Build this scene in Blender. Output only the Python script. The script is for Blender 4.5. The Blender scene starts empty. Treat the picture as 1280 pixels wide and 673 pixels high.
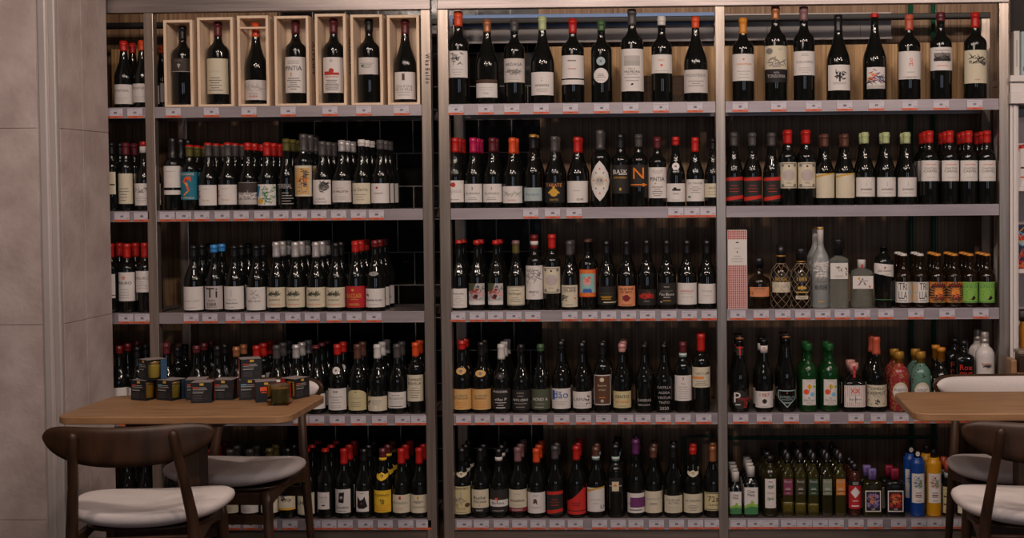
import bpy, bmesh, math, random
from mathutils import Vector, Matrix
random.seed(7)
SC = bpy.context.scene
COL = SC.collection

# ------------------------------------------------------------------ camera
F = 1582.0
CAM = Vector((0.0, -5.4, 1.52))
YAW, PITCH, ROLL = math.radians(1.45), math.radians(1.6), -0.0085
RM = Matrix.Rotation(YAW, 3, 'Z') @ Matrix.Rotation(math.pi/2 - PITCH, 3, 'X') @ Matrix.Rotation(ROLL, 3, 'Z')
_d = RM.transposed() @ Vector((0, 1, 0))
PPX = 870 - F*_d.x/-_d.z
PPY = 235 + F*_d.y/-_d.z
cd = bpy.data.cameras.new('camera'); cam = bpy.data.objects.new('camera', cd); COL.objects.link(cam)
cam.location = CAM; cam.rotation_euler = RM.to_euler()
cd.sensor_width = 36; cd.lens = F/1280*36
cd.shift_x = (640 - PPX)/1280; cd.shift_y = (PPY - 336.5)/1280
SC.camera = cam

def at(px, py, Y):
    d = RM @ Vector(((px-PPX)/F, -(py-PPY)/F, -1))
    return CAM + d*((Y - CAM.y)/d.y)

# ------------------------------------------------------------------ world, light, exposure
SC.view_settings.view_transform = 'Standard'; SC.view_settings.look = 'None'
SC.view_settings.gamma = 1; SC.view_settings.use_curve_mapping = False
SC.view_settings.exposure = -0.06
w = bpy.data.worlds.new('world'); SC.world = w; w.use_nodes = True
w.node_tree.nodes['Background'].inputs[0].default_value = (.9, .8, .78, 1)
w.node_tree.nodes['Background'].inputs[1].default_value = 0.02

def area(name, loc, target, sx, sy, power, color):
    l = bpy.data.lights.new(name, 'AREA'); l.shape = 'RECTANGLE'; l.size = sx; l.size_y = sy
    l.energy = power; l.color = color
    o = bpy.data.objects.new(name, l); COL.objects.link(o); o.location = loc
    o.rotation_euler = (Vector(target)-Vector(loc)).to_track_quat('-Z', 'Y').to_euler()
    return o
WARM = (1, .82, .70)
for i, x in enumerate((-2.0, -1.35, -.6, .1, .75, 1.4, 2.1)):
    area('ceiling_and_fill_light', (x, -2.1 if i % 2 else -3.0, 3.04), (x-.1, -.2, .9), .16, .12, 9.5 if i % 2 else 16, WARM)
area('ceiling_and_fill_light', (-.9, -4.6, 3.02), (-.9, -3.0, 0), 1.6, .3, 11, WARM)  # unseen fill added to brighten the deep wall behind the shelves
area('window_daylight', (-.3, -8.2, 1.55), (-.3, 0, 1.2), 1.0, 1.65, 14, (.68, .80, 1))
area('window_daylight', (2.2, -8.2, 1.55), (1.2, 0, 1.2), 1.0, 1.65, 14, (.68, .80, 1))

# ------------------------------------------------------------------ materials
def s2l(h):
    if isinstance(h, str):
        c = [int(h[i:i+2], 16)/255 for i in (0, 2, 4)]
        return tuple(((v+.055)/1.055)**2.4 if v > .04 else v/12.92 for v in c)
    return h
_m = {}
def mat(key, col=None, rough=.6, metal=0, spec=.5, trans=0, ior=1.45, bump=None, alpha=1):
    if key in _m: return _m[key]
    m = bpy.data.materials.new(key); m.use_nodes = True
    b = m.node_tree.nodes['Principled BSDF']
    c = s2l(col)
    b.inputs['Base Color'].default_value = (*c, 1); b.inputs['Roughness'].default_value = rough
    b.inputs['Metallic'].default_value = metal; b.inputs['Specular IOR Level'].default_value = spec
    b.inputs['Transmission Weight'].default_value = trans; b.inputs['IOR'].default_value = ior
    _m[key] = m
    return m
def nd(m, t, **k):
    n = m.node_tree.nodes.new(t)
    for a, v in k.items(): setattr(n, a, v)
    return n
def ramp(m, fac, stops):
    r = nd(m, 'ShaderNodeValToRGB'); e = r.color_ramp.elements
    while len(e) < len(stops): e.new(.5)
    for i, (p, c) in enumerate(stops): e[i].position = p; e[i].color = (*s2l(c), 1)
    m.node_tree.links.new(fac, r.inputs[0]); return r
def noisemat(key, stops, scale, stretch=(1, 1, 1), rough=.6, metal=0, detail=6, bump=0, bdist=.002, spec=.5, bscale=None):
    if key in _m: return _m[key]
    m = mat(key, stops[0][1], rough, metal, spec); L = m.node_tree.links
    b = m.node_tree.nodes['Principled BSDF']
    tc = nd(m, 'ShaderNodeTexCoord'); mp = nd(m, 'ShaderNodeMapping'); mp.inputs['Scale'].default_value = stretch
    L.new(tc.outputs['Object'], mp.inputs[0])
    n = nd(m, 'ShaderNodeTexNoise'); n.inputs['Scale'].default_value = scale; n.inputs['Detail'].default_value = detail
    L.new(mp.outputs[0], n.inputs['Vector'])
    r = ramp(m, n.outputs['Fac'], stops); L.new(r.outputs[0], b.inputs['Base Color'])
    if bump:
        src = n
        if bscale:
            src = nd(m, 'ShaderNodeTexNoise'); src.inputs['Scale'].default_value = bscale; src.inputs['Detail'].default_value = 5
            L.new(tc.outputs['Object'], src.inputs['Vector'])
        bp = nd(m, 'ShaderNodeBump'); bp.inputs['Strength'].default_value = bump; bp.inputs['Distance'].default_value = bdist
        L.new(src.outputs['Fac'], bp.inputs['Height']); L.new(bp.outputs[0], b.inputs['Normal'])
    return m

steel_v = noisemat('brushed_steel_post', [(.3, '9a8c82'), (.7, 'b8aa9f')], 6, (14, 14, .5), .33, .8, bump=.1)
steel_h = noisemat('brushed_steel_shelf', [(.3, '857b7a'), (.7, 'a59a97')], 6, (.5, 14, 14), .38, .75, bump=.1)
lip_m = noisemat('shelf_lip', [(.3, '948a90'), (.7, 'a89ea3')], 5, (.6, 6, 6), .42, .35)
plinth_m = noisemat('plinth_steel', [(.3, '6f6259'), (.7, '8a7b70')], 6, (.5, 12, 12), .4, .6)
stone = noisemat('stone_tile', [(.35, 'b3a19d'), (.65, 'c9b9b5')], 7, (1, 1, 1), .75, bump=.7, bdist=.003, bscale=45)
darkwall = noisemat('dark_wall', [(.3, '1c1714'), (.7, '2a221d')], 3)
ply = noisemat('pine_board', [(.3, 'd6b79c'), (.6, 'e8cfb4'), (.75, 'cfae90')], 4, (7, 7, .7), .6)
ply_d = noisemat('weathered_crate_board', [(.3, '8a6340'), (.55, 'b98a56'), (.75, '6d4a2c')], 5, (9, 9, .35), .65)
crate_dk = noisemat('brown_crate_board', [(.3, '4a3524'), (.7, '6a4c33')], 5, (1, 9, 9), .65)
walnut = noisemat('walnut', [(.3, '2c1c13'), (.7, '49301f')], 4, (6, 6, 1.2), .42)
oak = noisemat('oak_top', [(.25, '7d5a3f'), (.5, '9a7452'), (.75, 'a5805d')], 4, (1.2, 9, 9), .42)
fabric = noisemat('seat_fabric', [(.3, 'd4cac9'), (.7, 'e2d8d6')], 300, (1, 1, 1), .85, bump=.3, bscale=500)
glass_k = mat('dark_bottle_glass', (.006, .0065, .006), .045, spec=.6)
glass_am = mat('amber_black_glass', (.012, .006, .003), .05, spec=.6)
floor_m = noisemat('floor_boards', [(.3, '4b3a30'), (.7, '604b3e')], 4, (1, 8, 1), .4)
ceil_m = mat('ceiling_paint', '8c827e', .8)
wall_m = mat('wall_paint', '8a7b74', .8)
black_p = mat('black_paint', (.008, .008, .008), .5)
white_p = mat('white_paint', 'd8d0ce', .55)

def ribbed():
    m = mat('ribbed_wood', '4a382c', .5); L = m.node_tree.links; b = m.node_tree.nodes['Principled BSDF']
    tc = nd(m, 'ShaderNodeTexCoord')
    mp = nd(m, 'ShaderNodeMapping'); mp.inputs['Scale'].default_value = (150, 1, .6); L.new(tc.outputs['Object'], mp.inputs[0])
    n = nd(m, 'ShaderNodeTexNoise'); n.inputs['Scale'].default_value = 1; n.inputs['Detail'].default_value = 3
    L.new(mp.outputs[0], n.inputs['Vector'])
    r = ramp(m, n.outputs['Fac'], [(.25, '5a4230'), (.5, '8a6a4e'), (.75, 'a88765')]); L.new(r.outputs[0], b.inputs['Base Color'])
    bp = nd(m, 'ShaderNodeBump'); bp.inputs['Strength'].default_value = .6; bp.inputs['Distance'].default_value = .004
    L.new(n.outputs['Fac'], bp.inputs['Height']); L.new(bp.outputs[0], b.inputs['Normal'])
    return m
ribbed_m = ribbed()
def ribbed_light():
    m = ribbed_m.copy(); m.name = 'light_ribbed_veneer'
    r = [n for n in m.node_tree.nodes if n.type == 'VALTORGB'][0].color_ramp.elements
    for e, c in zip(r, ('9a7048', 'c09665', 'd8b27e')): e.color = (*s2l(c), 1)
    return m
veneer_m = ribbed_light()
def tiles():
    m = mat('black_tile', '0c0b0b', .18); L = m.node_tree.links; b = m.node_tree.nodes['Principled BSDF']
    tc = nd(m, 'ShaderNodeTexCoord'); mp = nd(m, 'ShaderNodeMapping')
    mp.inputs['Rotation'].default_value = (math.pi/2, 0, 0)
    L.new(tc.outputs['Object'], mp.inputs[0])
    bt = nd(m, 'ShaderNodeTexBrick'); bt.offset = .5; bt.squash = 1
    bt.inputs['Scale'].default_value = 1; bt.inputs['Brick Width'].default_value = .1562; bt.inputs['Row Height'].default_value = .1562
    bt.inputs['Mortar Size'].default_value = .0024; bt.inputs['Mortar Smooth'].default_value = .1
    bt.inputs['Color1'].default_value = (.004, .0035, .0035, 1); bt.inputs['Color2'].default_value = (.007, .006, .005, 1)
    bt.inputs['Mortar'].default_value = (.30, .27, .25, 1)
    L.new(mp.outputs[0], bt.inputs['Vector']); L.new(bt.outputs['Color'], b.inputs['Base Color'])
    n = nd(m, 'ShaderNodeTexNoise'); n.inputs['Scale'].default_value = 9; L.new(tc.outputs['Object'], n.inputs['Vector'])
    bp = nd(m, 'ShaderNodeBump'); bp.inputs['Strength'].default_value = .25; bp.inputs['Distance'].default_value = .01
    L.new(n.outputs['Fac'], bp.inputs['Height']); L.new(bp.outputs[0], b.inputs['Normal'])
    return m
tile_m = tiles()

INK = dict(k='17151a', r='b03028', o='d8532f', g='c79a3c', w='d9d3d0', c='d2c5a8', y='e0a922', e='2c7b8c', n='3f7a4c', b='3a5fa8',
           p='6a2f66', t='c9a066', G='7b7674', m='a9a39f', v='8a78b8', N='5a3b2a', P='d59a9a', B='78b4d4', K='262422', l='86b04a',
           q='4b4f3a', R='c22a22', O='e07b22', d='7a1f2a', s='9fb5b5', a='3b2f2c', u='e3893e', x='b5aeab', z='d9864a', i='1d7fa5')
def ink(k): return mat('print_'+k if k.isalpha() else k, INK[k], .7)
PAPER = dict(w='c9c1be', W='d6cfcc', c='cdc3ad', y='d9a83a', t='cfa468', k='191716', K='2a2725', e='1c6f86', r='b3222a', o='d58a62', q='4c5240',
             Y='e0b62e', G='8b8784', s='9fb0b4', n='3d332c', P='b5aaaa', g='c6b98d', N='4a3328', l='7fb04c', B='86b6b2', O='c98a50', i='2a3a52',
             M='7a3350', U='3a3524', D='2f4a38', L='77806a', A='c07832', F='221e1c')
def paper(k):
    key = 'paper_' + {'w': 'white', 'W': 'bright_white', 'c': 'cream', 'k': 'black', 'K': 'charcoal'}.get(k, 'tone_'+str(ord(k)))
    return mat(key, PAPER[k], .7)
CAP = dict(red='b3221d', dred='6b1a1c', orange='cf4a22', amber='c9822e', blk='18171a', gry='4a4646', slv='b9b3b3', wht='cbc5c2', grn='a9b384',
           cop='a36b48', mag='b0184e', olv='5a5428', blu='3a86c8', pnk='c48d88', mauve='7d5a5c', pur='5a2a58', brn='5b3a30', dgrn='3f5a3a', burg='5a2026', green='1f5a2c', gold='b8893a', salmon='b9553f')
def cap(k):
    return mat('capsule_'+k, CAP[k], .32, metal=.35 if k in ('slv', 'gold', 'cop') else 0, spec=.5)

# ------------------------------------------------------------------ object helpers
def mesh_obj(name, bm, mats, parent=None, smooth=False):
    me = bpy.data.meshes.new(name); bm.to_mesh(me); bm.free()
    for m in (mats if isinstance(mats, (list, tuple)) else [mats]): me.materials.append(m)
    if smooth:
        for p in me.polygons: p.use_smooth = True
    o = bpy.data.objects.new(name, me); COL.objects.link(o)
    if parent: o.parent = parent
    return o
def root(name, loc, label, cat, group=None, rz=0):
    o = bpy.data.objects.new(name, None); COL.objects.link(o); o.location = loc; o.rotation_euler = (0, 0, rz)
    o.empty_display_size = .05
    tag(o, label, cat, group); return o
def tag(o, label, cat, group=None):
    n = len(label.split())
    if n > 16 or n < 4: print('LABEL LENGTH', n, label)
    o['label'] = label; o['category'] = cat
    if group: o['group'] = group
    return o
def struct(o): o['kind'] = 'structure'; return o
def box(bm, x0, x1, y0, y1, z0, z1, mi=0, bev=0):
    r = bmesh.ops.create_cube(bm, size=1)
    vs = r['verts']
    for v in vs:
        v.co = Vector(((x0+x1)/2+v.co.x*(x1-x0), (y0+y1)/2+v.co.y*(y1-y0), (z0+z1)/2+v.co.z*(z1-z0)))
    fs = {f for v in vs for f in v.link_faces}
    for f in fs: f.material_index = mi
    if bev:
        es = list({e for v in vs for e in v.link_edges})
        bmesh.ops.bevel(bm, geom=es, offset=bev, segments=2, affect='EDGES', profile=.5)
    return bm
def bxo(name, dims, m, parent=None, bev=0):
    bm = bmesh.new(); box(bm, *dims, bev=bev); return mesh_obj(name, bm, m, parent)
def lathe(bm, prof, segs=24, mi=0, off=(0, 0, 0), q=0, sx=1, sy=1):
    """prof: list of (r,z) or (r,z,q): revolve round z; q 0..1 squares the section"""
    rings = []
    for p in prof:
        r, z = p[0], p[1]; qq = p[2] if len(p) > 2 else q
        if r < 1e-6:
            rings.append([bm.verts.new((off[0], off[1], off[2]+z))]); continue
        ring = []
        n = 2 + 7*qq
        for i in range(segs):
            a = 2*math.pi*(i+.5)/segs; c, s = math.cos(a), math.sin(a)
            k = (abs(c)**n + abs(s)**n)**(-1/n)
            ring.append(bm.verts.new((off[0]+r*k*c*(1+(sx-1)*qq if qq else sx), off[1]+r*k*s*(1+(sy-1)*qq if qq else sy), off[2]+z)))
        rings.append(ring)
    for a, b in zip(rings, rings[1:]):
        n = segs
        if len(a) == 1 and len(b) == 1: continue
        for i in range(n):
            j = (i+1) % n
            if len(a) == 1: f = bm.faces.new((a[0], b[j], b[i]))
            elif len(b) == 1: f = bm.faces.new((a[i], a[j], b[0]))
            else: f = bm.faces.new((a[i], a[j], b[j], b[i]))
            f.material_index = mi
    return bm
def tube(bm, pts, radii, segs=12, mi=0, flat=1):
    pts = [Vector(p) for p in pts]; rings = []
    for i, p in enumerate(pts):
        t = (pts[min(i+1, len(pts)-1)] - pts[max(i-1, 0)]).normalized()
        u = t.cross(Vector((0, 1, 0)));
        if u.length < .1: u = t.cross(Vector((1, 0, 0)))
        u.normalize(); v = t.cross(u).normalized()
        rings.append([bm.verts.new(p + u*math.cos(a)*radii[i] + v*math.sin(a)*radii[i]*flat) for a in [2*math.pi*k/segs for k in range(segs)]])
    for a, b in zip(rings, rings[1:]):
        for i in range(segs):
            f = bm.faces.new((a[i], a[(i+1) % segs], b[(i+1) % segs], b[i])); f.material_index = mi
    for r in (rings[0], rings[-1]):
        f = bm.faces.new(r); f.material_index = mi
    bmesh.ops.recalc_face_normals(bm, faces=bm.faces[:])
    return bm

# ------------------------------------------------------------------ flat print artwork (local x right, z up, in metres)
_txt = {}
def text_tris(s, font=None):
    if s in _txt: return _txt[s]
    cu = bpy.data.curves.new('t', 'FONT'); cu.body = s.lstrip('*'); cu.size = 1; cu.offset = .022 if s[0] == '*' else 0; cu.resolution_u = 2; cu.align_x = 'CENTER'
    ob = bpy.data.objects.new('t', cu)
    me = bpy.data.meshes.new_from_object(ob)
    vs = [v.co.copy() for v in me.vertices]; ps = [tuple(p.vertices) for p in me.polygons]
    bpy.data.objects.remove(ob); bpy.data.curves.remove(cu); bpy.data.meshes.remove(me)
    if vs:
        x0 = min(v.x for v in vs); x1 = max(v.x for v in vs); y0 = min(v.y for v in vs); y1 = max(v.y for v in vs)
    else: x0 = x1 = y0 = y1 = 0
    _txt[s] = (vs, ps, x0, x1, y0, y1); return _txt[s]
class Art:
    """flat artwork on a W x H sheet centred on x=0 with z from 0..H; layers keep it in front of the sheet"""
    def __init__(s, W, H): s.W, s.H, s.layers, s.mats = W, H, [], []
    def mi(s, m):
        if m not in s.mats: s.mats.append(m)
        return s.mats.index(m)
    def poly(s, pts, m, layer): s.layers.append(([(x*s.W/2, z*s.H) for x, z in pts], None, s.mi(m), layer))
    def rect(s, a, b, c, d, m, layer): s.poly([(a, b), (c, b), (c, d), (a, d)], m, layer)
    def disc(s, u, v, r, m, layer, n=16, ry=None):      # r in half-width units
        k = s.W/2/s.H; ry = ry or 1
        s.poly([(u+r*math.cos(t), v+r*ry*k*math.sin(t)) for t in [2*math.pi*i/n for i in range(n)]], m, layer)
    def text(s, t, u, v, h, m, layer, maxw=1.56):
        vs, ps, x0, x1, y0, y1 = text_tris(t)
        if not vs: return
        hh = h*s.H/max(y1-y0, .01); ww = (x1-x0)*hh; k = min(1, maxw*s.W/2/ww)
        cx = (x0+x1)/2; cy = (y0+y1)/2
        s.layers.append(([((p.x-cx)*hh*k+u*s.W/2, (p.y-cy)*hh+v*s.H) for p in vs], ps, s.mi(m), layer))
    def build(s, bm, place, step=.011, cuts=None):
        for pts, faces, mi, layer in s.layers:
            t = bmesh.new()
            vv = [t.verts.new((x, 0, z)) for x, z in pts]
            if faces is None: t.faces.new(vv)
            else:
                for f in faces:
                    try: t.faces.new([vv[i] for i in f])
                    except ValueError: pass
            xs = [p[0] for p in pts]; zs = [p[1] for p in pts]
            if cuts or max(xs)-min(xs) > step:
                n = int((max(xs)-min(xs))/step)+1
                for c in ([q for q in cuts if min(xs) < q < max(xs)] if cuts else [min(xs)+(max(xs)-min(xs))*i/n for i in range(1, n)]):
                    bmesh.ops.bisect_plane(t, geom=t.verts[:]+t.edges[:]+t.faces[:], plane_co=(c, 0, 0), plane_no=(1, 0, 0), dist=1e-7)
            if step < 1 and max(zs)-min(zs) > .03:
                n = int((max(zs)-min(zs))/.02)+1
                for i in range(1, n):
                    c = min(zs)+(max(zs)-min(zs))*i/n
                    bmesh.ops.bisect_plane(t, geom=t.verts[:]+t.edges[:]+t.faces[:], plane_co=(0, 0, c), plane_no=(0, 0, 1), dist=1e-7)
            t.normal_update()
            mp = {}
            for v in t.verts: mp[v] = bm.verts.new(place(v.co.x, v.co.z, layer*.0003))
            for f in t.faces:
                vs = [mp[v] for v in f.verts]
                if f.normal.y > 0: vs.reverse()
                try: nf = bm.faces.new(vs); nf.material_index = mi
                except ValueError: pass
            t.free()
# artwork language: ('t',text,v,h,ink[,u]) ('l',v0,v1,n,ink) ('r',u0,v0,u1,v1,ink) ('d',u,v,r,ink) ('p',[pts],ink) ('s',seed,u0,v0,u1,v1,ink) scribble
def draw(A, spec, base=1):
    rnd = random.Random(len(spec)*13+len(str(spec)))
    for k, e in enumerate(spec):
        ly = base + (k % 3)*.5
        if e[0] == 't': A.text(e[1], e[5] if len(e) > 5 else 0, e[2], e[3], ink(e[4]), base+2)
        elif e[0] == 'l':
            for i in range(e[3]):
                v = e[1]+(e[2]-e[1])*(i/(e[3]-1) if e[3] > 1 else 0)
                ww = rnd.uniform(.3, .7); hh = .012
                A.rect(-ww, v-hh, ww, v+hh, ink(e[4]), base+1)
        elif e[0] == 'r': A.rect(*e[1:5], ink(e[5]), ly)
        elif e[0] == 'T': A.text(e[1], e[5], e[2], e[3], ink(e[4]), base+2, maxw=e[6])
        elif e[0] == 'd': A.disc(e[1], e[2], e[3], ink(e[4]), ly)
        elif e[0] == 'p': A.poly(e[1], ink(e[2]), ly)
        elif e[0] == 's':
            r2 = random.Random(e[1])
            for i in range(13):
                u = r2.uniform(e[2], e[4]); v = r2.uniform(e[3], e[5]); a = r2.uniform(0, 3.14); ln = abs(e[4]-e[2])*.28
                dx, dz = math.cos(a)*ln, math.sin(a)*ln*.5*A.W/A.H; nx, nz = -math.sin(a)*.032, math.cos(a)*.032*A.W/A.H
                A.poly([(u-dx, v-dz), (u+nx, v+nz), (u+dx, v+dz), (u-nx, v-nz)], ink(e[6]), ly+i*.05)

# ------------------------------------------------------------------ bottles
def P_bord(R, H):
    rn = .0148*(H/.3)**.5
    return [(0, .004), (R*.8, .002), (R*.95, 0), (R, .006), (R, .3*H), (R, .62*H), (R*.985, .645*H), (R*.93, .672*H), (R*.83, .695*H), (R*.68, .715*H), (R*.54, .732*H), (rn*1.25, .755*H), (rn*1.05, .785*H), (rn, .82*H), (rn, .95*H), (rn*1.12, .953*H), (rn*1.12, .975*H), (rn, .98*H), (rn, H), (0, H)]
def P_burg(R, H):
    rn = .0145*(H/.3)**.5
    return [(0, .004), (R*.8, .002), (R*.95, 0), (R, .006), (R, .25*H), (R, .44*H), (R*.985, .475*H), (R*.94, .51*H), (R*.85, .55*H), (R*.73, .595*H), (R*.61, .64*H), (R*.50, .69*H), (rn*1.22, .75*H), (rn*1.07, .81*H), (rn, .87*H), (rn, .95*H), (rn*1.12, .953*H), (rn*1.12, .975*H), (rn, .98*H), (rn, H), (0, H)]
def rad(prof, z):
    for a, b in zip(prof[1:], prof[2:]):
        if a[1] <= z <= b[1] and b[1] > a[1]:
            return a[0]+(b[0]-a[0])*(z-a[1])/(b[1]-a[1])
    return prof[-2][0] if z > prof[-2][1] else prof[3][0]
SEG = 28
YB = .055                                   # axis of the front line of bottles behind the shelf lip
YD = .086                                   # one bottle further back
SHZ = {}
for r_, py_ in ((1, 129.4), (2, 260.2), (3, 388.8), (4, 518.0), (5, 649.3)): SHZ[r_] = at(640, py_, 0).z
def sq_place(R, q, sy, z0, eps=.0012):
    n = 2+7*q; f = 1+(sy-1)*q if q else sy
    def g(x, z, l):
        t = min(.995, abs(x)/R)
        return (x, -R*f*(1-t**n)**(1/n)-eps-l, z+z0)
    return g
def copy_thing(o, label, loc):
    c = o.copy(); COL.objects.link(c); c.location = loc; c['label'] = label
    for ch in o.children:
        d = ch.copy(); COL.objects.link(d); d.parent = c
    return c
def bend_place(prof, eps=.0008):
    def f(x, z, l):
        r = rad(prof, z) + eps + l
        R0 = max(rad(prof, z), .01)
        a = math.asin(max(-.985, min(.985, x/R0)))
        return (r*math.sin(a), -r*math.cos(a), z)
    return f
def label_mesh(parent, prof, W, z0, z1, pk, spec, shape=None, name='label'):
    """W visible width; unrolled to arc length"""
    R0 = rad(prof, (z0+z1)/2); arc = min(W, 2*R0*.985)
    A = Art(arc, z1-z0)
    if pk:
        if shape: A.poly(shape, paper(pk), 0)
        else: A.rect(-1, 0, 1, 1, paper(pk), 0)
    draw(A, spec)
    pl = bend_place(prof)
    bm = bmesh.new(); A.build(bm, lambda x, z, l: pl(x, z+z0, l), cuts=[R0*math.sin(math.radians(a)) for a in range(-77, 78, 7)])
    return mesh_obj(name, bm, A.mats, parent)
def capsule(parent, prof, zlow, key, z2=None, k2=None, name='capsule'):
    """foil over the neck from zlow to the top; z2/k2: another colour above z2"""
    H = prof[-1][1]; bm = bmesh.new()
    n = 7; pp = []
    for i in range(n+1):
        z = zlow+(H-zlow)*i/n; pp.append((rad(prof, min(z, H-.001))+.0011, z))
    zz = sorted(set([p[1] for p in pp] + ([.953*H, .977*H] if zlow < .94*H else [])))
    pp = [(rad(prof, min(z, H-.001))+.0011, z) for z in zz]
    pp = [(pp[0][0]-.0009, pp[0][1])] + pp + [(pp[-1][0]-.002, H+.0016), (0, H+.002)]
    lathe(bm, pp, 20)
    mats = [cap(key)]
    if k2:
        mats.append(cap(k2))
        for f in bm.faces:
            if f.calc_center_median().z > z2: f.material_index = 1
    return mesh_obj(name, bm, mats, parent, True)
_g = {}
LOC = {}
BACK = []
REG = []      # registry (row, bay, desc) for making label text single out
# ------------------------------------------------------------------ room shell
FX0, FX1, FY0, FY1 = -4.6, 3.4, -8.6, .62
def S(name, dims, m, bev=0): return struct(bxo(name, dims, m, None, bev))
S('floor', (FX0, FX1, FY0, FY1, -.06, 0), floor_m)
S('ceiling', (FX0, FX1, FY0, FY1, 3.1, 3.16), ceil_m)
S('wall_back', (FX0, FX1, FY1-.04, FY1+.02, 0, 3.1), darkwall)
S('wall_left', (FX0-.06, FX0, FY0, FY1, 0, 3.1), wall_m)
S('wall_right', (FX1, FX1+.06, FY0, FY1, 0, 3.1), wall_m)
bm = bmesh.new()
for a, b, c, d in ((FX0, -.8, 0, 3.1), (.2, 1.7, 0, 3.1), (2.7, FX1, 0, 3.1), (-.8, .2, 0, .7), (-.8, .2, 2.4, 3.1), (1.7, 2.7, 0, .7), (1.7, 2.7, 2.4, 3.1)):
    box(bm, a, b, FY0-.06, FY0, c, d)
struct(mesh_obj('wall_front', bm, wall_m))
# tiled field and ribbed wood panels on the back wall
tx0, tx1 = at(338, 300, .56).x, at(700, 300, .56).x
t = S('trim_1', (tx0, tx1, .56, .58, 0, 2.42), tile_m)
g0 = at(517.5, 264.5, .56)
t.location = (0, 0, 0)
mp = [n for n in tile_m.node_tree.nodes if n.type == 'MAPPING'][0]
TX, TZ = at(496, 199, .56).x, at(500, 221, .56).z
mp.inputs['Location'].default_value = (0, 0, 0)
mp.inputs['Location'].default_value = (-(TX % .1562) - 0.0, -(TZ % .1562) , 0)
bpx = [(-2.9, at(352, 300, .53).x), (at(677, 300, .53).x, at(1262, 300, .53).x)]
S('trim_2', (bpx[0][0], bpx[0][1], .52, .56, 0, 2.42), ribbed_m)
S('trim_3', (bpx[1][0], bpx[1][1], .52, .56, 0, 2.42), ribbed_m)
# column of stone tiles
CX = at(141.5, 250, 0).x; CYF = -.475; CY1 = -.03
bm = bmesh.new()
seams = [0, .223, 1.0, 1.777, 2.554, 3.1]
ym = (CYF+CY1)/2 - .005
for z0, z1 in zip(seams, seams[1:]):
    for a, b in ((CYF+.03, ym), (ym, CY1)):
        box(bm, CX-.02, CX, a+.0009, b-.0009, z0+.0012, z1-.0012, bev=.0012)
    box(bm, CX-.95, CX-.075, CYF, CYF+.02, z0+.0012, z1-.0012, bev=.0012)
box(bm, CX-.95, CX-.004, CYF+.004, CY1, 0, 3.1)
struct(mesh_obj('wall_column', bm, stone))
bm = bmesh.new()
box(bm, CX-.068, CX-.030, CYF-.006, CYF+.03, 0, 3.1, bev=.008)
box(bm, CX-.0295, CX+.001, CYF+.002, CYF+.029, 0, 3.1, bev=.006)
struct(mesh_obj('trim_4', bm, noisemat('corner_trim_metal', [(.3, 'b0a5a2'), (.7, 'c4bab7')], 5, (1, 1, .3), .45, .15)))

# ------------------------------------------------------------------ steel racks
def zof(py, px=640): return at(px, py, 0).z
PW = .0415
posts = {'p0': -2.78, 'p1': at(191, 330, 0).x, 'p2': at(535.5, 330, 0).x, 'p3': at(557, 330, 0).x, 'p4': at(902, 330, 0).x, 'p5': at(1255.5, 330, 0).x}
ZTOP = zof(10.5)+.058
def rack(name, label, keys, bays):
    r = root(name, ((posts[keys[0]]+posts[keys[-1]])/2, .15, 0), label, 'shelving rack')
    o = r.location
    def ad(n, dims, m, bev=.0015, par=r):
        d = (dims[0]-o.x, dims[1]-o.x, dims[2]-o.y, dims[3]-o.y, dims[4], dims[5]); return bxo(n, d, m, par, bev)
    for k in keys:
        x = posts[k]; w_ = PW if k != 'p3' else .046
        ad('front_post', (x-w_/2, x+w_/2, 0, .04, 0, ZTOP-.058), steel_v, .003)
        ad('rear_post', (x-w_/2, x+w_/2, .34, .38, 0, ZTOP-.0785), steel_v, .003)
    x0, x1 = posts[keys[0]]-.022, posts[keys[-1]]+.022
    ad('top_beam', (x0, x1, -.002, .036, ZTOP-.058, ZTOP), steel_h, .003)
    ad('rear_beam', (x0, x1, .34, .38, ZTOP-.078, ZTOP-.052), mat('dark_rear_beam', '2b2726', .45, metal=.3), .003)
    ad('plinth', (x0+.03, x1-.03, .012, .03, .005, SHZ[5]-.044), plinth_m, .002)
    for a, b in bays:
        xa, xb = posts[a]+PW/2+.0006, posts[b]-PW/2-.0006
        if a == 'p3': xa += .003
        for k in range(1, 6):
            z = SHZ[k]
            sh = ad('shelf', (xa, xb, .007, .36, z-.006, z), steel_h, .001)
            bm = bmesh.new(); box(bm, xa-o.x, xb-o.x, .004-o.y, .0065-o.y, z-.0455, z+.0004, bev=.0008)
            box(bm, xa-o.x, xb-o.x, .001-o.y, .0039-o.y, z-.0475, z-.0445, bev=.0006)
            l = mesh_obj('shelf_lip', bm, lip_m, sh)
            ad('rear_rail', (xa, xb, .341, .36, z-.044, z-.0065), steel_h, .001)
    return r
rack('steel_shelf_rack', 'left stainless steel shelving rack full of wine, standing beside the stone column', ['p0', 'p1', 'p2'], [('p0', 'p1'), ('p1', 'p2')])
rack('steel_shelf_rack', 'wide stainless steel shelving rack of two bays, right of the narrow black gap', ['p3', 'p4', 'p5'], [('p3', 'p4'), ('p4', 'p5')])
# the marker writing on the second post
bm = bmesh.new()
p = at(534.5, 86, 0)
A2 = Art(.24, .2); A2.text('*W k s  B a l d o', 0, .5, .10, ink('k'), 1, maxw=1.06)
A2.build(bm, lambda x, z, l: ((z-.1), -l, -x), step=9)
o = mesh_obj('handwriting', bm, A2.mats, None); o.location = (p.x, -.0004, p.z)
rk = [q for q in COL.objects if q.name == 'steel_shelf_rack'][0]
o.parent = rk; o.location = (p.x-rk.location.x, -.0004-rk.location.y, p.z)
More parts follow.
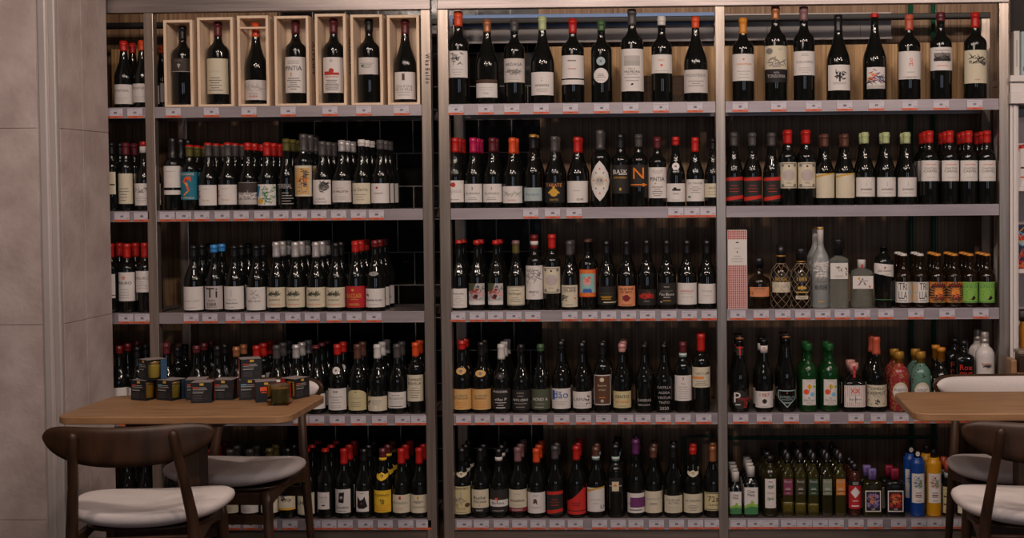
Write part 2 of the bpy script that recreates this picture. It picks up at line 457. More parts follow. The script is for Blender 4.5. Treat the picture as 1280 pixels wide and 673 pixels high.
# rear steel plate and painted blue reflection behind the top shelf
def SB(name, x0p, x1p, y0p, y1p, Y, th, m, label, cat):
    a = at(x0p, y1p, Y); b = at(x1p, y0p, Y)
    o = bxo(name, (-(b.x-a.x)/2, (b.x-a.x)/2, 0, th, 0, b.z-a.z), m, None, .001)
    o.location = ((a.x+b.x)/2, Y, a.z)
    if label: tag(o, label, cat)
    return o
grey_unit = noisemat('grey_painted_unit', [(.3, 'b5adaa'), (.7, 'c8c0bd')], 3, (.3, 1, 1), .5)
a = at(562, 52, .40); b = at(1114, 15, .40)
u = root('wall_unit', ((a.x+b.x)/2, .40, a.z), 'long grey wall unit with a pale bottom ledge behind the top shelf bottles', 'wall unit')
hw = (b.x-a.x)/2; hz = b.z-a.z
bxo('casing', (-hw, hw, 0, .10, .0, hz), grey_unit, u, .002)
bxo('ledge', (-hw-.003, hw+.003, -.012, .012, -.012, -.0005), white_p, u, .002)
bxo('seam_strip', (-hw+.001, hw-.001, -.0015, -.0002, hz*.46, hz*.475), mat('seam_grey', '5c5553', .6), u)
for sx in (.28, .72, .93): bxo('panel_joint', (-hw+2*hw*sx, -hw+2*hw*sx+.002, -.0015, -.0002, .001, hz*.455), mat('seam_grey', '5c5553', .6), u)
SB('blue_reflection', 563, 893, 15, 34, .388, .006, mat('painted_blue_light', '6a8cc0', .4), 'long narrow blue board behind the bottle necks in the top middle bay', 'board')  # blue light reflected on the grey unit, painted as a separate strip
# green pipes at the back of the right bay
def pipe(name, pts, r, label):
    bm = bmesh.new(); c = Vector(pts[0]); tube(bm, [Vector(p)-c for p in pts], [r]*len(pts), 10)
    o = mesh_obj(name, bm, mat('green_pipe', '1c5a44', .4), None, True); o.location = c; tag(o, label, 'pipe'); return o
for px, lb in ((1139, 'left of two upright dark green pipes on the wall behind the right bay'), (1167, 'right of two upright dark green pipes on the wall behind the right bay')):
    x = at(px, 300, .49).x
    pipe('wall_pipe', [(x, .49, .03), (x, .49, 2.38)], .011, lb)
a = at(903, 548, .47); b = at(1172, 547, .47)
pipe('wall_pipe', [(a.x, .47, a.z), (b.x, .47, b.z)], .0075, 'thin dark green horizontal pipe along the wall above the oil bottles')
a = at(856, 547, .47); b = at(892, 545, .47)
pipe('wall_pipe', [(b.x, .47, b.z), (a.x, .47, a.z), (a.x, .47, a.z-.25)], .0075, 'bent green pipe at the wall behind the bottom shelf of the middle bay')

# ------------------------------------------------------------------ wine boxes on the top shelf, left
def wine_box(x0p, x1p, topp, bottle, desc, slat=None, rz=0, wood=ply, spell=None):
    z0 = SHZ[1]+.0006
    a = at(x0p, 130, .008); b = at(x1p, 130, .008); W = b.x-a.x; H = at((x0p+x1p)/2, topp, .008).z - z0; D = .125; t = .0115
    r = root('wine_crate', ((a.x+b.x)/2, .008, z0), desc, 'wooden box', 'pine bottle boxes on the top shelf', rz)
    bxo('side_board', (-W/2, -W/2+t, 0, D, 0, H), wood, r, .0008)
    sb = bxo('side_board', (W/2-t, W/2, 0, D, 0, H), wood, r, .0008)
    bxo('top_board', (-W/2+t, W/2-t, .001, D, H-t, H), wood, r, .0006)
    bxo('bottom_board', (-W/2+t, W/2-t, .001, D, 0, t*.8), wood, r, .0006)
    bxo('back_board', (-W/2+t, W/2-t, D-.006, D-.001, t*.8, H-t), wood, r)
    if slat:
        zs = at((x0p+x1p)/2, slat, .008).z - z0
        bxo('cross_slat', (-W/2+t, W/2-t, .004, .028, zs-.004, zs+.004), wood, r, .0006)
    if spell:
        A = Art(.3, .1); A.text(spell, 0, .5, .32, ink('K'), 1, maxw=1.1); bm = bmesh.new()
        A.build(bm, lambda x, z, l: (W/2+.0004, .062+(z-.05), H*.55+x), step=9); mesh_obj('branding', bm, A.mats, sb)
    return r
BX = [(205.8, 242, 24.8, 'slim pine bottle box holding the black-labelled magnum, leftmost of the boxes', None, None),
      (247.8, 292.6, 21.5, 'wide pine bottle box second from the left holding a cream-labelled magnum', None, None),
      (298, 336.8, 19.4, 'pine bottle box with a cross slat near its top, third from left', 34.6, None),
      (344, 387, 19.8, 'pine bottle box with black lettering on its side, fourth from left', None, 'PINTIA'),
      (395, 433.4, 17, 'pine bottle box holding the red-printed magnum, fifth from left', None, 'VALBUENA'),
      (439.4, 479, 18, 'pine bottle box holding the bottle with small square label, sixth from left', None, None),
      (485, 525, 18.7, 'last pine bottle box on the right, beside the steel post', None, None)]
for x0_, x1_, tp, ds, sl, sp in BX: wine_box(x0_, x1_, tp, None, ds, sl, random.uniform(-.012, .012), spell=sp)
# crates lying behind the magnums (middle and right bays)
def crate(x0p, x1p, y0p, y1p, Y, m, desc, txt=None):
    a = at(x0p, y1p, Y); b = at(x1p, y0p, Y); z0 = SHZ[1]+.0006; H = b.z-z0; W = b.x-a.x; D = .30-Y
    r = root('back_crate', ((a.x+b.x)/2, Y, z0), desc, 'wooden crate', 'crates behind the magnums')
    n = max(1, round(W/.1))
    bxo('front_board', (-W/2, W/2, 0, .009, 0, H), m, r, .001)
    bxo('side_board', (-W/2, -W/2+.01, .0095, D, 0, H), m, r, .001)
    bxo('side_board', (W/2-.01, W/2, .0095, D, 0, H), m, r, .001)
    bxo('lid', (-W/2+.011, W/2-.011, .0095, D, H-.01, H), m, r, .001)
    if txt:
        A = Art(W, H); A.text(txt, 0, .2, .22, ink('K'), 1); bm = bmesh.new()
        A.build(bm, lambda x, z, l: (x, -l, z), step=9); mesh_obj('stencil_lettering', bm, A.mats, r)
    return r
def veneer(x0p, x1p, y0p, desc):
    Y = .318; a = at(x0p, 127, Y); b = at(x1p, y0p, Y); z0 = SHZ[1]+.0006
    o = bxo('veneer_board', (-(b.x-a.x)/2, (b.x-a.x)/2, 0, .016, 0, b.z-z0), veneer_m, None, .001)
    o.location = ((a.x+b.x)/2, Y, z0); tag(o, desc, 'wooden board', 'light boards behind the magnums')
veneer(686, 724, 58, 'narrow light ribbed board behind the red-capped magnum, top middle shelf')
veneer(726, 896, 57.5, 'wide light ribbed board behind the magnums right of centre, top middle shelf')
veneer(905, 1122, 55, 'long light ribbed board behind the magnums, left part of the top right shelf')
veneer(1124, 1230, 52.5, 'light ribbed board behind the last three magnums, top right shelf')
veneer(140, 184, 61, 'light ribbed board behind the orange-capped bottles in the narrow left bay')
crate(802, 876, 94, 127, .16, crate_dk, 'low dark brown crate with stencilled letters, behind two magnums', 'TOMRIGO')
# white wall sockets
def socket(px_, py_, desc):
    p = at(px_, py_, .52)
    o = bxo('wall_socket', (-.036, .036, -.009, 0, -.036, .036), white_p, None, .003); o.location = (p.x, .519, p.z); tag(o, desc, 'socket')
    bm = bmesh.new(); lathe(bm, [(.0215, 0), (.0215, .002), (.0195, .002), (.0195, .0005), (0, .0005)], 20)
    for v in bm.verts: v.co = Vector((v.co.x, -.0092-v.co.z, v.co.y))
    bmesh.ops.recalc_face_normals(bm, faces=bm.faces[:])
    mesh_obj('socket_face', bm, white_p, o)
    for s_ in (-1, 1): bxo('pin_hole', (s_*.0095-.003, s_*.0095+.003, -.0102, -.0099, -.003, .003), ink('k'), o)
socket(1073, 65, 'white wall socket behind the antler-labelled magnum, top right bay')
socket(884, 64, 'white wall socket behind the last magnum of the middle bay')
# ------------------------------------------------------------------ the wine bottles
# row, bay, centre px, top px, shape, cap, cap bottom px, label (x0,x1,y0,y1) px, paper, artwork, bottles behind, description
SH = {1: 'top shelf', 2: 'second shelf', 3: 'third shelf', 4: 'fourth shelf', 5: 'bottom shelf'}
BAY = {0: 'far-left bay', 1: 'left bay', 2: 'middle bay', 3: 'right bay'}
L3 = ('l', .12, .3, 3, 'm'); L2 = ('l', .15, .25, 2, 'm'); T2 = ('l', .82, .88, 2, 'm')
def ti(s, v=.6, h=.14, c='G'): return ('t', s, v, h, c)
D = []
def Wb(row, bay, cx, top, kind, cp, cb, lab, pk, spec, nb, desc, **k):
    D.append(dict(row=row, bay=bay, cx=cx, top=top, kind=kind, cap=cp, cb=cb, lab=lab, pk=pk, spec=spec, nb=nb, desc=desc, **k))
B, G = 'b', 'g'
# --- row 1
Wb(1, 0, 155.4, 51.7, G, 'red', 64.2, (141, 165.5, 105.5, 130), 'w', [ti('MONTERA', .68, .12), L3], 1, 'red-capped magnum with white label beside the column')
Wb(1, 0, 178.5, 51, G, 'orange', 63.5, (165.5, 191, 104.5, 128), 'w', [ti('MONTERA', .75, .13), L3], 1, 'orange-capped magnum with white label beside the post', ns=1)
def BB(i): return dict(y=.008+.066)
Wb(1, 1, 229, 32.7, B, 'blk', 50.6, (213, 240, 73, 90), 'n', [ti('Sondeo', .85, .12, 'G'), ('p', [(-.16, .55), (0, .62), (.16, .55), (0, .25)], 'm'), ('r', -.9, .02, .9, .05, 'x')], 0, 'magnum with dark brown label in the leftmost pine box', mag=1)
Wb(1, 1, 273.2, 27.6, B, 'burg', 46, (259.5, 286, 73, 117.4), 'c', [('d', 0, .86, .14, 'c'), ti('ATRIA', .64, .06, 'x'), ('l', .1, .45, 6, 'G')], 0, 'magnum with tall cream label in a pine box', mag=1)
Wb(1, 1, 320.5, 29, G, 'orange', 46.5, (306, 333.5, 100, 125), 'w', [ti('ALABA', .18, .1, 'r'), ('l', .3, .34, 2, 'm'), ('s', 3, -.8, .5, .8, .75, 'm')], 0, 'red-capped magnum under the cross slat in a pine box', mag=1)
Wb(1, 1, 370.3, 24.8, B, 'burg', 42.6, (357.4, 383, 71, 116), 'W', [('t', 'PINTIA', .68, .12, 'k'), ('r', -.25, .45, -.12, .56, 'g'), ('l', .1, .4, 6, 'G'), T2], 0, 'magnum with large printed capitals in a pine box', mag=1)
Wb(1, 1, 417.7, 24.3, B, 'burg', 42, (405, 430, 71.5, 116), 'W', [('d', 0, .9, .16, 'x'), ('r', -.75, .5, -.2, .6, 'r'), ('r', -.2, .5, .7, .57, 'r'), ('d', 0, .62, .25, 'r'), ti('VALBUENA', .45, .05, 'r'), ('l', .08, .35, 6, 'G')], 0, 'magnum with red building print in a pine box', mag=1)
Wb(1, 1, 461.8, 23.7, B, 'blk', 40, (449.5, 474, 71.7, 93), 'w', [('d', -.45, .5, .16, 'n'), ('l', .4, .65, 4, 'G')], 0, 'magnum with small square white label in a pine box', mag=1)
Wb(1, 1, 507, 24.8, G, 'burg', 43, (495, 521, 90, 124), 'W', [('r', -.16, .68, .16, .96, 'x'), ('r', -.12, .7, .12, .93, 'N'), ti('Clos d Ora', .48, .1), ti('DE LA VILLE', .36, .09), L2], 0, 'burgundy magnum with crest label in the rightmost pine box', mag=1)
Wb(1, 2, 573.4, 15, B, 'orange', 33.4, (561, 585, 63.5, 97), 'W', [('s', 11, -.5, .5, .5, .9, 'K'), ('s', 12, -.5, .5, .5, .9, 'G'), ('l', .1, .3, 3, 'm')], 0, 'orange-capped magnum with scribbled drawing label', mag=1)
Wb(1, 2, 609.4, 24.8, G, 'cop', 41, (597, 623, 104, 122), 'W', [('l', .55, .7, 2, 'm'), ti('Tinto', .3, .12, 'G')], 0, 'copper-capped burgundy magnum with low white label', mag=1, band=(99.5, 103.3, 'N'))
Wb(1, 2, 643.4, 25.4, B, 'gry', 40, (630.5, 656, 73, 103), 'w', [ti('ARZUAGA', .75, .12, 'a'), ('s', 5, -.6, .38, .6, .5, 'G'), ('s', 6, -.6, .38, .6, .5, 'G'), L3, ('r', -.92, .03, .92, .05, 'c'), ('r', -.92, .95, .92, .97, 'c')], 0, 'magnum with framed village print label', mag=1)
Wb(1, 2, 678.5, 21, G, 'grn', 38, (665.5, 693, 90, 119), 'W', [('d', 0, .72, .05, 'g'), ('d', 0, .62, .05, 'r'), ti('AMAREN', .42, .1, 'a'), ('l', .15, .27, 3, 'm')], 0, 'pale-green-capped burgundy magnum', mag=1)
Wb(1, 2, 716.2, 24, B, 'red', 42, (702, 730, 69, 98), 'W', [('l', .75, .78, 2, 'G'), ti('marques', .4, .07, 'r')], 0, 'red-capped magnum with split white label', mag=1, band=(99.7, 105.5, 'W'))
Wb(1, 2, 752, 26, B, 'dgrn', 39, (743, 761, 85, 104), 'W', [('l', .4, .6, 3, 'K'), ('l', .2, .25, 1, 'm')], 0, 'green-capped magnum with round white label', mag=1, rnd=1, medal=(76.5, 5.4, 's'))
Wb(1, 2, 790.4, 12, B, 'gry', 32, (777, 805, 61, 114), 'W', [('r', -.7, .6, .7, .84, 'x'), ('r', -.68, .6, .68, .72, 'm'), ti('FINCA', .53, .04, 'G'), ti('VALPIEDRA', .46, .05, 'a'), ('s', 4, -.1, .15, .1, .18, 'K'), ('l', .25, .4, 3, 'm')], 0, 'tallest magnum with very long white label', mag=1)
Wb(1, 2, 827.3, 21, B, 'wht', 32, (815, 840.5, 68, 91.5), 'W', [('d', 0, .42, .12, 'o'), ti('IZADI', .7, .09, 'z'), ('l', .12, .16, 1, 'm')], 0, 'white-capped magnum with orange dot label', mag=1)
Wb(1, 2, 869.7, 21.5, G, 'orange', 35.5, (855.5, 885, 87, 116), 'w', [ti('MONTERA', .75, .13, 'G'), ('l', .3, .5, 3, 'G')], 0, 'orange-capped burgundy magnum next to the middle post', mag=1)
Wb(1, 3, 929, 23, B, 'amber', 42.4, (916, 943, 67.4, 101), 'W', [('d', 0, .8, .1, 'z'), ti('CARRAMIMBRE', .62, .06, 'z'), ('l', .12, .35, 3, 'm')], 0, 'amber-capped magnum with white label', mag=1)
Wb(1, 3, 969.6, 8, B, 'cop', 25, (956, 983.5, 57, 103), 'c', [('r', -1, 0, 1, .36, 'k'), ti('VIÑA', .27, .06, 'x'), ti('TONDONIA', .17, .09, 'x'), ('d', -.6, .85, .28, 'G'), ('t', 'Lopez', .9, .04, 'a', .35), ('s', 8, -.7, .5, .7, .66, 'G'), ('l', .42, .47, 2, 'G')], 0, 'tall magnum with cream-and-black label', mag=1)
Wb(1, 3, 1005, 9, B, 'mauve', 26, (993, 1019.5, 64, 94), 'W', [ti('CALVARIO', .55, .1), L3, T2], 0, 'mauve-capped magnum with white label', mag=1)
Wb(1, 3, 1048, 19.4, G, 'blk', 41, (1036, 1063, 81, 113), 'W', [('s', 21, -.45, .5, .45, .78, 'k'), ('s', 22, -.4, .4, .4, .7, 'k'), ('r', -.08, .35, .08, .7, 'k'), ('l', .25, .3, 2, 'm')], 0, 'black-capped burgundy magnum with black antler drawing', mag=1)
Wb(1, 3, 1093.4, 17, G, 'red', 22, (1083, 1105, 84, 111), 'W', [('s', 31, -.9, .3, .4, .9, 'p'), ('s', 32, -.9, .3, .9, .6, 'a'), ('s', 33, -.9, .4, 0, .9, 'O'), ('s', 34, -.5, .35, .9, .6, 'b'), ('r', -1, .0, 1, .17, 'x')], 0, 'wax-topped burgundy magnum with colourful painting label', mag=1)
Wb(1, 3, 1136.5, 19, B, 'salmon', 38, (1123, 1150.5, 64, 99), 'W', [('t', 'Q', .68, .13, 'o'), ('t', 'M', .53, .13, 'o'), ('l', .25, .27, 1, 'm'), ('l', .05, .08, 2, 'm')], 0, 'magnum with two red letters on its label', mag=1)
Wb(1, 3, 1176, 16, B, 'burg', 27, (1163, 1190, 59, 88), 'W', [('r', -.75, .4, .75, .76, 'G'), ('s', 9, -.7, .5, .7, .7, 'K'), ('r', -.75, .4, .75, .52, 'K'), ('l', .2, .28, 1, 'o'), ('l', .86, .92, 1, 'G')], 0, 'magnum with grey landscape print label', mag=1)
Wb(1, 3, 1219, 16, B, 'red', 35, (1206, 1234, 62.5, 104), 'c', [('t', 'Gran', .78, .1, 'k'), ('t', 'Reserva', .64, .1, 'k'), ('s', 41, -.7, .58, .7, .85, 'K'), ('t', 'RIOJA', .1, .05, 'r'), ('l', .3, .45, 3, 'c')], 0, 'last red-capped magnum beside the right post', mag=1)
Wb(1, 1, 203.7, 57.7, G, 'orange', 67, (196, 214, 104, 128), 'w', [ti('M', .7, .1)], 0, 'orange-capped bottle squeezed between post and first pine box', yy=.19)
# --- row 2
Wb(2, 0, 140, 178, B, 'blk', 194, (131, 145.5, 215, 243), 'c', [('r', .2, .4, .9, .46, 'k')], 1, 'cream-labelled bottle half hidden by the column')
Wb(2, 0, 158, 179, B, 'burg', 194, (146.6, 168, 217, 255), 'c', [('d', -.2, .85, .14, 'c'), ('l', .12, .5, 5, 'G')], 2, 'dark-red-capped bottle with tall cream label')
Wb(2, 0, 180.5, 177.4, G, 'red', 182.6, (169, 192, 229.4, 257), 'W', [('s', 2, -.7, .55, .7, .8, 'G'), ('l', .15, .4, 4, 'm')], 1, 'red-topped bottle with hill sketch label', strip=(182.8, 191))
Wb(2, 1, 216.3, 173, B, 'blk', 199, (205, 226, 207.6, 234.6), 'W', [('l', .75, .8, 1, 'm'), ('l', .5, .5, 1, 'c')], 2, 'tall black-capped bottle with two-part white label', band=(238, 243.5, 'W'))
Wb(2, 1, 237.5, 181.6, B, 'olv', 196, (226.5, 248.5, 215, 250), 'e', [('t', 'DESVIARE', .92, .08, 'c'), ('p', [(-.5, .62), (-.2, .8), (.1, .84), (.5, .82), (.45, .64), (.25, .72), (-.1, .7), (-.25, .6)], 'o'), ('p', [(-.3, .62), (.1, .62), (.2, .48), (-.05, .5)], 'u'), ('p', [(-.05, .5), (.2, .5), (.35, .32), (.15, .3), (0, .42)], 'o'), ('p', [(.0, .3), (.3, .32), (-.3, .14), (-.4, .18)], 'u'), ('d', 0, .7, .14, 'r'), ('t', 'CUMPLIRA', .07, .07, 'c')], 2, 'bottle with teal label of an orange figure', k2='red', z2=184)
Wb(2, 1, 261, 179, G, 'gry', 196, (248.5, 271, 231.5, 257), 'W', [('s', 51, -.95, .3, -.65, .7, 'r'), ('l', .8, .82, 1, 'm'), ti('Terrer', .25, .1, 'g')], 2, 'red-and-grey-capped bottle, white label with red curl', k2='red', z2=181.5)
Wb(2, 1, 285.5, 178.7, G, 'gry', 196, (272.5, 296, 231, 256), 'W', [('s', 51, -.95, .3, -.65, .7, 'r'), ('l', .8, .82, 1, 'm'), ti('Terrer', .25, .1, 'g')], 2, 'red-and-grey-capped bottle, white label with red curl', k2='red', z2=181.5)
Wb(2, 1, 310.5, 179, G, 'red', 188, (298.5, 322, 228, 256), 'G', [('r', -1, .02, 1, .22, 'x'), ('r', -1, .55, 1, .97, 'a'), ('s', 61, -.6, .25, .4, .55, 'x'), ('s', 62, -.9, .3, .9, .5, 'w')], 2, 'bottle with grey photograph label')
Wb(2, 1, 334.4, 178.6, G, 'red', 195, (323, 346, 230.5, 257), 'W', [('p', [(-1, .5), (-1, .95), (-.5, .9), (-.7, .4)], 'i'), ('s', 71, -.2, .5, .95, .9, 'n'), ('s', 72, -.2, .1, .9, .5, 'n'), ('s', 73, -.1, .2, .9, .7, 'n'), ('d', -.45, .2, .3, 'y')], 2, 'bottle with green, blue and yellow painted label')
Wb(2, 1, 358.5, 174, G, 'olv', 189, (347, 370, 230, 258), None, [('t', 'TERRENAL', .9, .2, 'm'), ('r', -.3, .1, .9, .13, 'm'), ('r', -.3, .22, .7, .25, 'm'), ('r', -.3, .34, .9, .37, 'm'), ('r', -.3, .46, .8, .49, 'm'), ('r', -.3, .58, .5, .61, 'm')], 2, 'olive-capped bottle with white print on glass')
Wb(2, 1, 380, 168, B, 'gry', 190, (369.5, 391, 207, 245.6), 'c', [('r', -.8, .06, .8, .92, 't'), ('s', 81, -.7, .1, .7, .6, 'G'), ('s', 82, -.2, .3, .7, .9, 'K'), ('r', .2, .3, .6, .85, 'G'), ('s', 83, -.7, .5, .7, .6, 'O')], 2, 'tall bottle with tan photograph label')
Wb(2, 1, 403.5, 177, G, 'gry', 195, (392.5, 415, 225, 255.6), 'W', [('d', .35, .73, .52, 'G'), ('s', 91, -.1, .5, .8, .95, 'K'), ('s', 92, -.1, .5, .8, .95, 'K'), ('t', 'LURRA', .22, .08, 'G'), ('l', .08, .12, 2, 'm')], 2, 'bottle with black thumbprint label')
Wb(2, 1, 428, 175.8, G, 'slv', 189.5, (417, 441, 226, 253), 'w', [('t', 'LA MALDITA', .5, .1, 'a'), ('l', .15, .25, 2, 'm'), ('l', .66, .68, 1, 'm')], 3, 'silver-capped bottle with white label')
Wb(2, 1, 452.7, 175, G, 'wht', 183, (441.7, 464, 229, 255), 'c', [('t', 'La Garita', .7, .16, 'G'), ('l', .2, .45, 3, 'G')], 3, 'white-capped bottle with cream script label')
Wb(2, 1, 476, 175.4, G, 'gry', 187, (465.5, 488, 229.4, 254), 'W', [('d', -.2, .78, .13, 'r'), ('t', 'DINASTIA', .5, .07, 'a')], 3, 'bottle with small red emblem, last in the row')
Wb(2, 2, 569.5, 172.7, G, 'red', 190.6, (558.5, 580, 225.7, 253), 'W', [('d', -.1, .8, .28, 'r'), ('t', 'PEGASUS', .5, .12, 'm'), ('l', .12, .14, 1, 'G')], 2, 'red-capped bottle with round red emblem label')
Wb(2, 2, 592, 172.7, G, 'mag', 191, (580.5, 603.5, 230, 253), 'W', [('t', '3', .75, .16, 'k'), ti('GUIMARO', .48, .12), ('l', .15, .25, 2, 'G')], 2, 'magenta-capped bottle with white label')
Wb(2, 2, 616, 172.7, G, 'burg', 190, (604.5, 628, 230, 253), 'W', [('t', '3', .75, .16, 'r'), ti('GUIMARO', .48, .12), ('l', .15, .25, 2, 'G')], 1, 'dark-red-capped bottle, white label with red mark')
Wb(2, 2, 641, 172.7, G, 'orange', 192, (629, 653.5, 233, 254), 'W', [('s', 13, -.8, .5, .8, .6, 'm'), ('t', 'ALANDA', .18, .08, 'r')], 1, 'orange-capped bottle with white label')
Wb(2, 2, 666.8, 168.5, G, 'blk', 187, (656.5, 678.3, 234.7, 251.3), 's', [('t', 'Pontevin', .5, .2, 'G'), ('l', .2, .22, 1, 'g'), ('l', .85, .87, 1, 'g')], 1, 'black-and-gold-capped bottle with pale blue label', k2='gold', z2=171)
Wb(2, 2, 693.4, 170.8, G, 'gry', 190, (682.5, 707, 228, 253.4), 'k', [('t', 'TARATE', .86, .16, 'z'), ('d', 0, .5, .42, 'g'), ('p', [(-.5, .55), (-.6, .45), (.6, .45), (.5, .55)], 'g'), ('r', -.12, .7, .12, .8, 'g'), ('t', 'SANTO', .14, .09, 'g')], 1, 'bottle with black label and gold shield')
Wb(2, 2, 722, 171.8, G, 'red', 191, (709.5, 735, 226.4, 253.4), 'W', [('t', 'QUPE', .14, .1, 'a', .3), ('l', .55, .57, 1, 'm')], 1, 'red-capped bottle with large blank white label')
Wb(2, 2, 750.5, 163.3, B, 'gry', 187, (739, 762.3, 201, 251.8), 'W', [('d', 0, .5, .6, 'c'), ('d', 0, .5, .45, 'W' if 0 else 'x'), ('t', 'ca', .52, .07, 'k'), ('d', -.4, .7, .08, 'n'), ('d', .4, .7, .08, 'n'), ('d', -.4, .32, .08, 'n'), ('d', .4, .32, .08, 'n'), ('d', 0, .8, .09, 'o'), ('d', 0, .2, .09, 'o'), ('d', -.66, .52, .08, 'o'), ('d', .66, .52, .08, 'o')], 1, 'tall bottle with leaf-shaped white label', shape=[(0, 0), (.45, .12), (.85, .3), (1, .5), (.85, .7), (.45, .88), (0, 1), (-.45, .88), (-.85, .7), (-1, .5), (-.85, .3), (-.45, .12)])
Wb(2, 2, 776, 168, B, 'blk', 187, (765, 787, 206.5, 242), 'F', [('t', 'BASK', .76, .16, 'w'), ('r', -.2, .66, .7, .68, 'w'), ('t', 'ONTEREA', .56, .07, 'g'), ('r', -.1, .1, .1, .2, 'g')], 1, 'black-capped bottle with white letters on black label')
Wb(2, 2, 798.7, 168.5, B, 'gry', 184, (788, 810, 206, 234), 'F', [('t', 'N', .62, .5, 'O'), ('r', -.9, .08, .9, .13, 'O'), ('d', .55, .1, .18, 'O')], 0, 'dark bottle with orange N on black label')
Wb(2, 2, 822, 171.6, B, 'burg', 185.8, (811, 833, 209.3, 247.8), 'W', [('t', 'PINTIA', .62, .13, 'k'), ('d', -.2, .48, .1, 'g'), ('l', .08, .36, 5, 'G'), T2], 0, 'small bottle with printed capitals between dark-labelled and medallion bottles')
Wb(2, 2, 845, 171.6, G, 'red', 181.6, (834, 857, 229.5, 252.4), 'W', [('r', -.4, .6, .5, .7, 'K'), ('d', -.1, .7, .2, 'K'), ('t', 'Emilio', .45, .09, 'G'), ('l', .1, .12, 1, 'm')], 0, 'wax-topped bottle with neck medallion', medal=(208, 4.6, 'W'))
Wb(2, 2, 869.2, 172.3, G, 'red', 190, (858.8, 881.7, 224.3, 251.8), 'W', [('t', 'per Naturals', .82, .12, 'G'), ('l', .4, .65, 4, 'G'), ('r', -.8, .16, -.5, .24, 'n')], 0, 'red-capped bottle with printed back label')
Wb(2, 2, 891.7, 173, G, 'blk', 188, (882, 904, 229.5, 246.8), 'c', [('t', 'ARENC', .68, .16, 'G'), ('l', .2, .4, 2, 'G')], 0, 'cream-labelled bottle partly hidden by the middle post')
RS = [('r', -1, 0, 1, 1, 'K'), ('p', [(-1, .83), (-1, .95), (1, 1), (1, .86)], 'R'), ('p', [(-1, .02), (-1, .17), (1, .26), (1, .12)], 'R'), ('t', 'PRIMITIVO', .52, .06, 'r'), ('l', .4, .42, 1, 'r'), ('l', .64, .68, 1, 'r')]
for cx, n in ((917.6, 1), (940.8, 1), (965, 1)):
    Wb(2, 3, cx, 166.3, G, 'gry', 182.7, (cx-10.7, cx+10.7, 221, 252), 'K', RS, n, 'red-banded black-labelled bottle')
OR = [('r', -.9, .04, .9, .07, 'G'), ('r', -.9, .93, .9, .96, 'G'), ('d', -.72, .12, .16, 'G'), ('d', .72, .12, .16, 'G'), ('d', -.72, .88, .16, 'G'), ('d', .72, .88, .16, 'G'), ('d', 0, .5, .72, 'x'), ('t', 'CASTILLO', .55, .07, 'P'), ('t', 'MOLINA', .42, .06, 'P'), ('d', 0, .85, .12, 'a'), ('t', 'RIOJA', .2, .06, 'a')]
for cx, x0, x1 in ((985.5, 975, 996.2), (1008.3, 997.5, 1019)):
    Wb(2, 3, cx, 163, B, 'red', 180, (x0, x1, 203, 235.5), 'c', OR, 1, 'red-capped bottle with ornate framed label')
SW = [('p', [(-1, .83), (-.3, .9), (.3, .93), (1, 1), (1, 1.04), (.3, 1.0), (-.3, .98), (-1, .89)], 'g'), ('t', 'Ts', .28, .2, 'c'), ('l', .1, .1, 1, 'c')]
for cx, x0, x1 in ((1031.3, 1020, 1043.3), (1056.3, 1045, 1068)):
    Wb(2, 3, cx, 168, G, 'brn', 183.7, (x0, x1, 217, 247.6), 'c', SW, 1, 'brown-capped bottle with gold-edged cream label')
GL = [('d', 0, .75, .04, 'g'), ('d', 0, .66, .04, 'n'), ('d', 0, .57, .04, 'r'), ('t', 'AMAREN', .38, .1, 'k'), ('l', .2, .23, 1, 'm')]
for cx, x0, x1 in ((1081.5, 1071, 1094), (1107.5, 1097, 1119.8), (1133.5, 1122.8, 1145.6)):
    Wb(2, 3, cx, 165.8, G, 'grn', 179.5, (x0, x1, 221.8, 246), 'W', GL, 1, 'pale-green-capped bottle with white label')
CH = [('t', 'CHATEAU', .62, .09, 'G'), ('t', 'CARMEL', .48, .12, 'G'), ('l', .8, .82, 1, 'o'), ('l', .18, .22, 1, 'm')]
for cx, x0, x1 in ((1162, 1151.5, 1173), (1187.4, 1177, 1198), (1210.7, 1200.5, 1221.7), (1233.6, 1223.5, 1244)):
    Wb(2, 3, cx, 164, B, 'red', 179, (x0, x1, 200.6, 226.5), 'W', CH, 2, 'bright-red-capped bottle with white label')
# --- row 3
Wb(3, 0, 139, 305, B, 'red', 322, (131, 147.5, 343, 373), 'W', [('r', -1, .1, 1, .13, 'k')], 1, 'red-capped bottle mostly hidden by the column')
Wb(3, 0, 159.7, 305, B, 'red', 322.6, (149, 170, 340.7, 376.7), 'W', [('s', 5, -.3, .75, .1, .85, 'o'), ('t', 'MAURO', .63, .1, 'K'), ('l', .12, .4, 4, 'm')], 1, 'red-capped bottle with long label and orange mark')
Wb(3, 0, 182, 304, B, 'red', 322, (171, 192.5, 339, 365.6), 'W', [('t', 'MAURO', .66, .13, 'G'), ('l', .2, .5, 4, 'm')], 1, 'red-capped bottle with shorter label beside the post')
Wb(3, 1, 243, 307, G, 'blk', 322, (230.5, 256, 358.8, 388), 'W', [('d', 0, .75, .25, 'w'), ('t', 'Gewurz 2020', .4, .08, 'm'), ('l', .1, .12, 1, 'm')], 2, 'black-capped bottle with wide white label, first in row')
Wb(3, 1, 268.5, 306.4, G, 'blu', 315.7, (256.8, 279.6, 358, 387), 'P', [('t', 'Ti', .72, .42, 'K'), ('t', '1888', .22, .14, 'a'), ('l', .38, .4, 1, 'K'), ('l', .1, .12, 1, 'G')], 1, 'blue-capped bottle')
Wb(3, 1, 293.5, 307, G, 'blk', 322, (280.7, 306.5, 358.3, 387), 'W', [('r', -.03, .55, .03, .9, 'm'), ('t', 'Pinot Noir', .28, .08, 'G'), ('l', .1, .42, 3, 'm')], 2, 'black-capped bottle with white label, third in row')
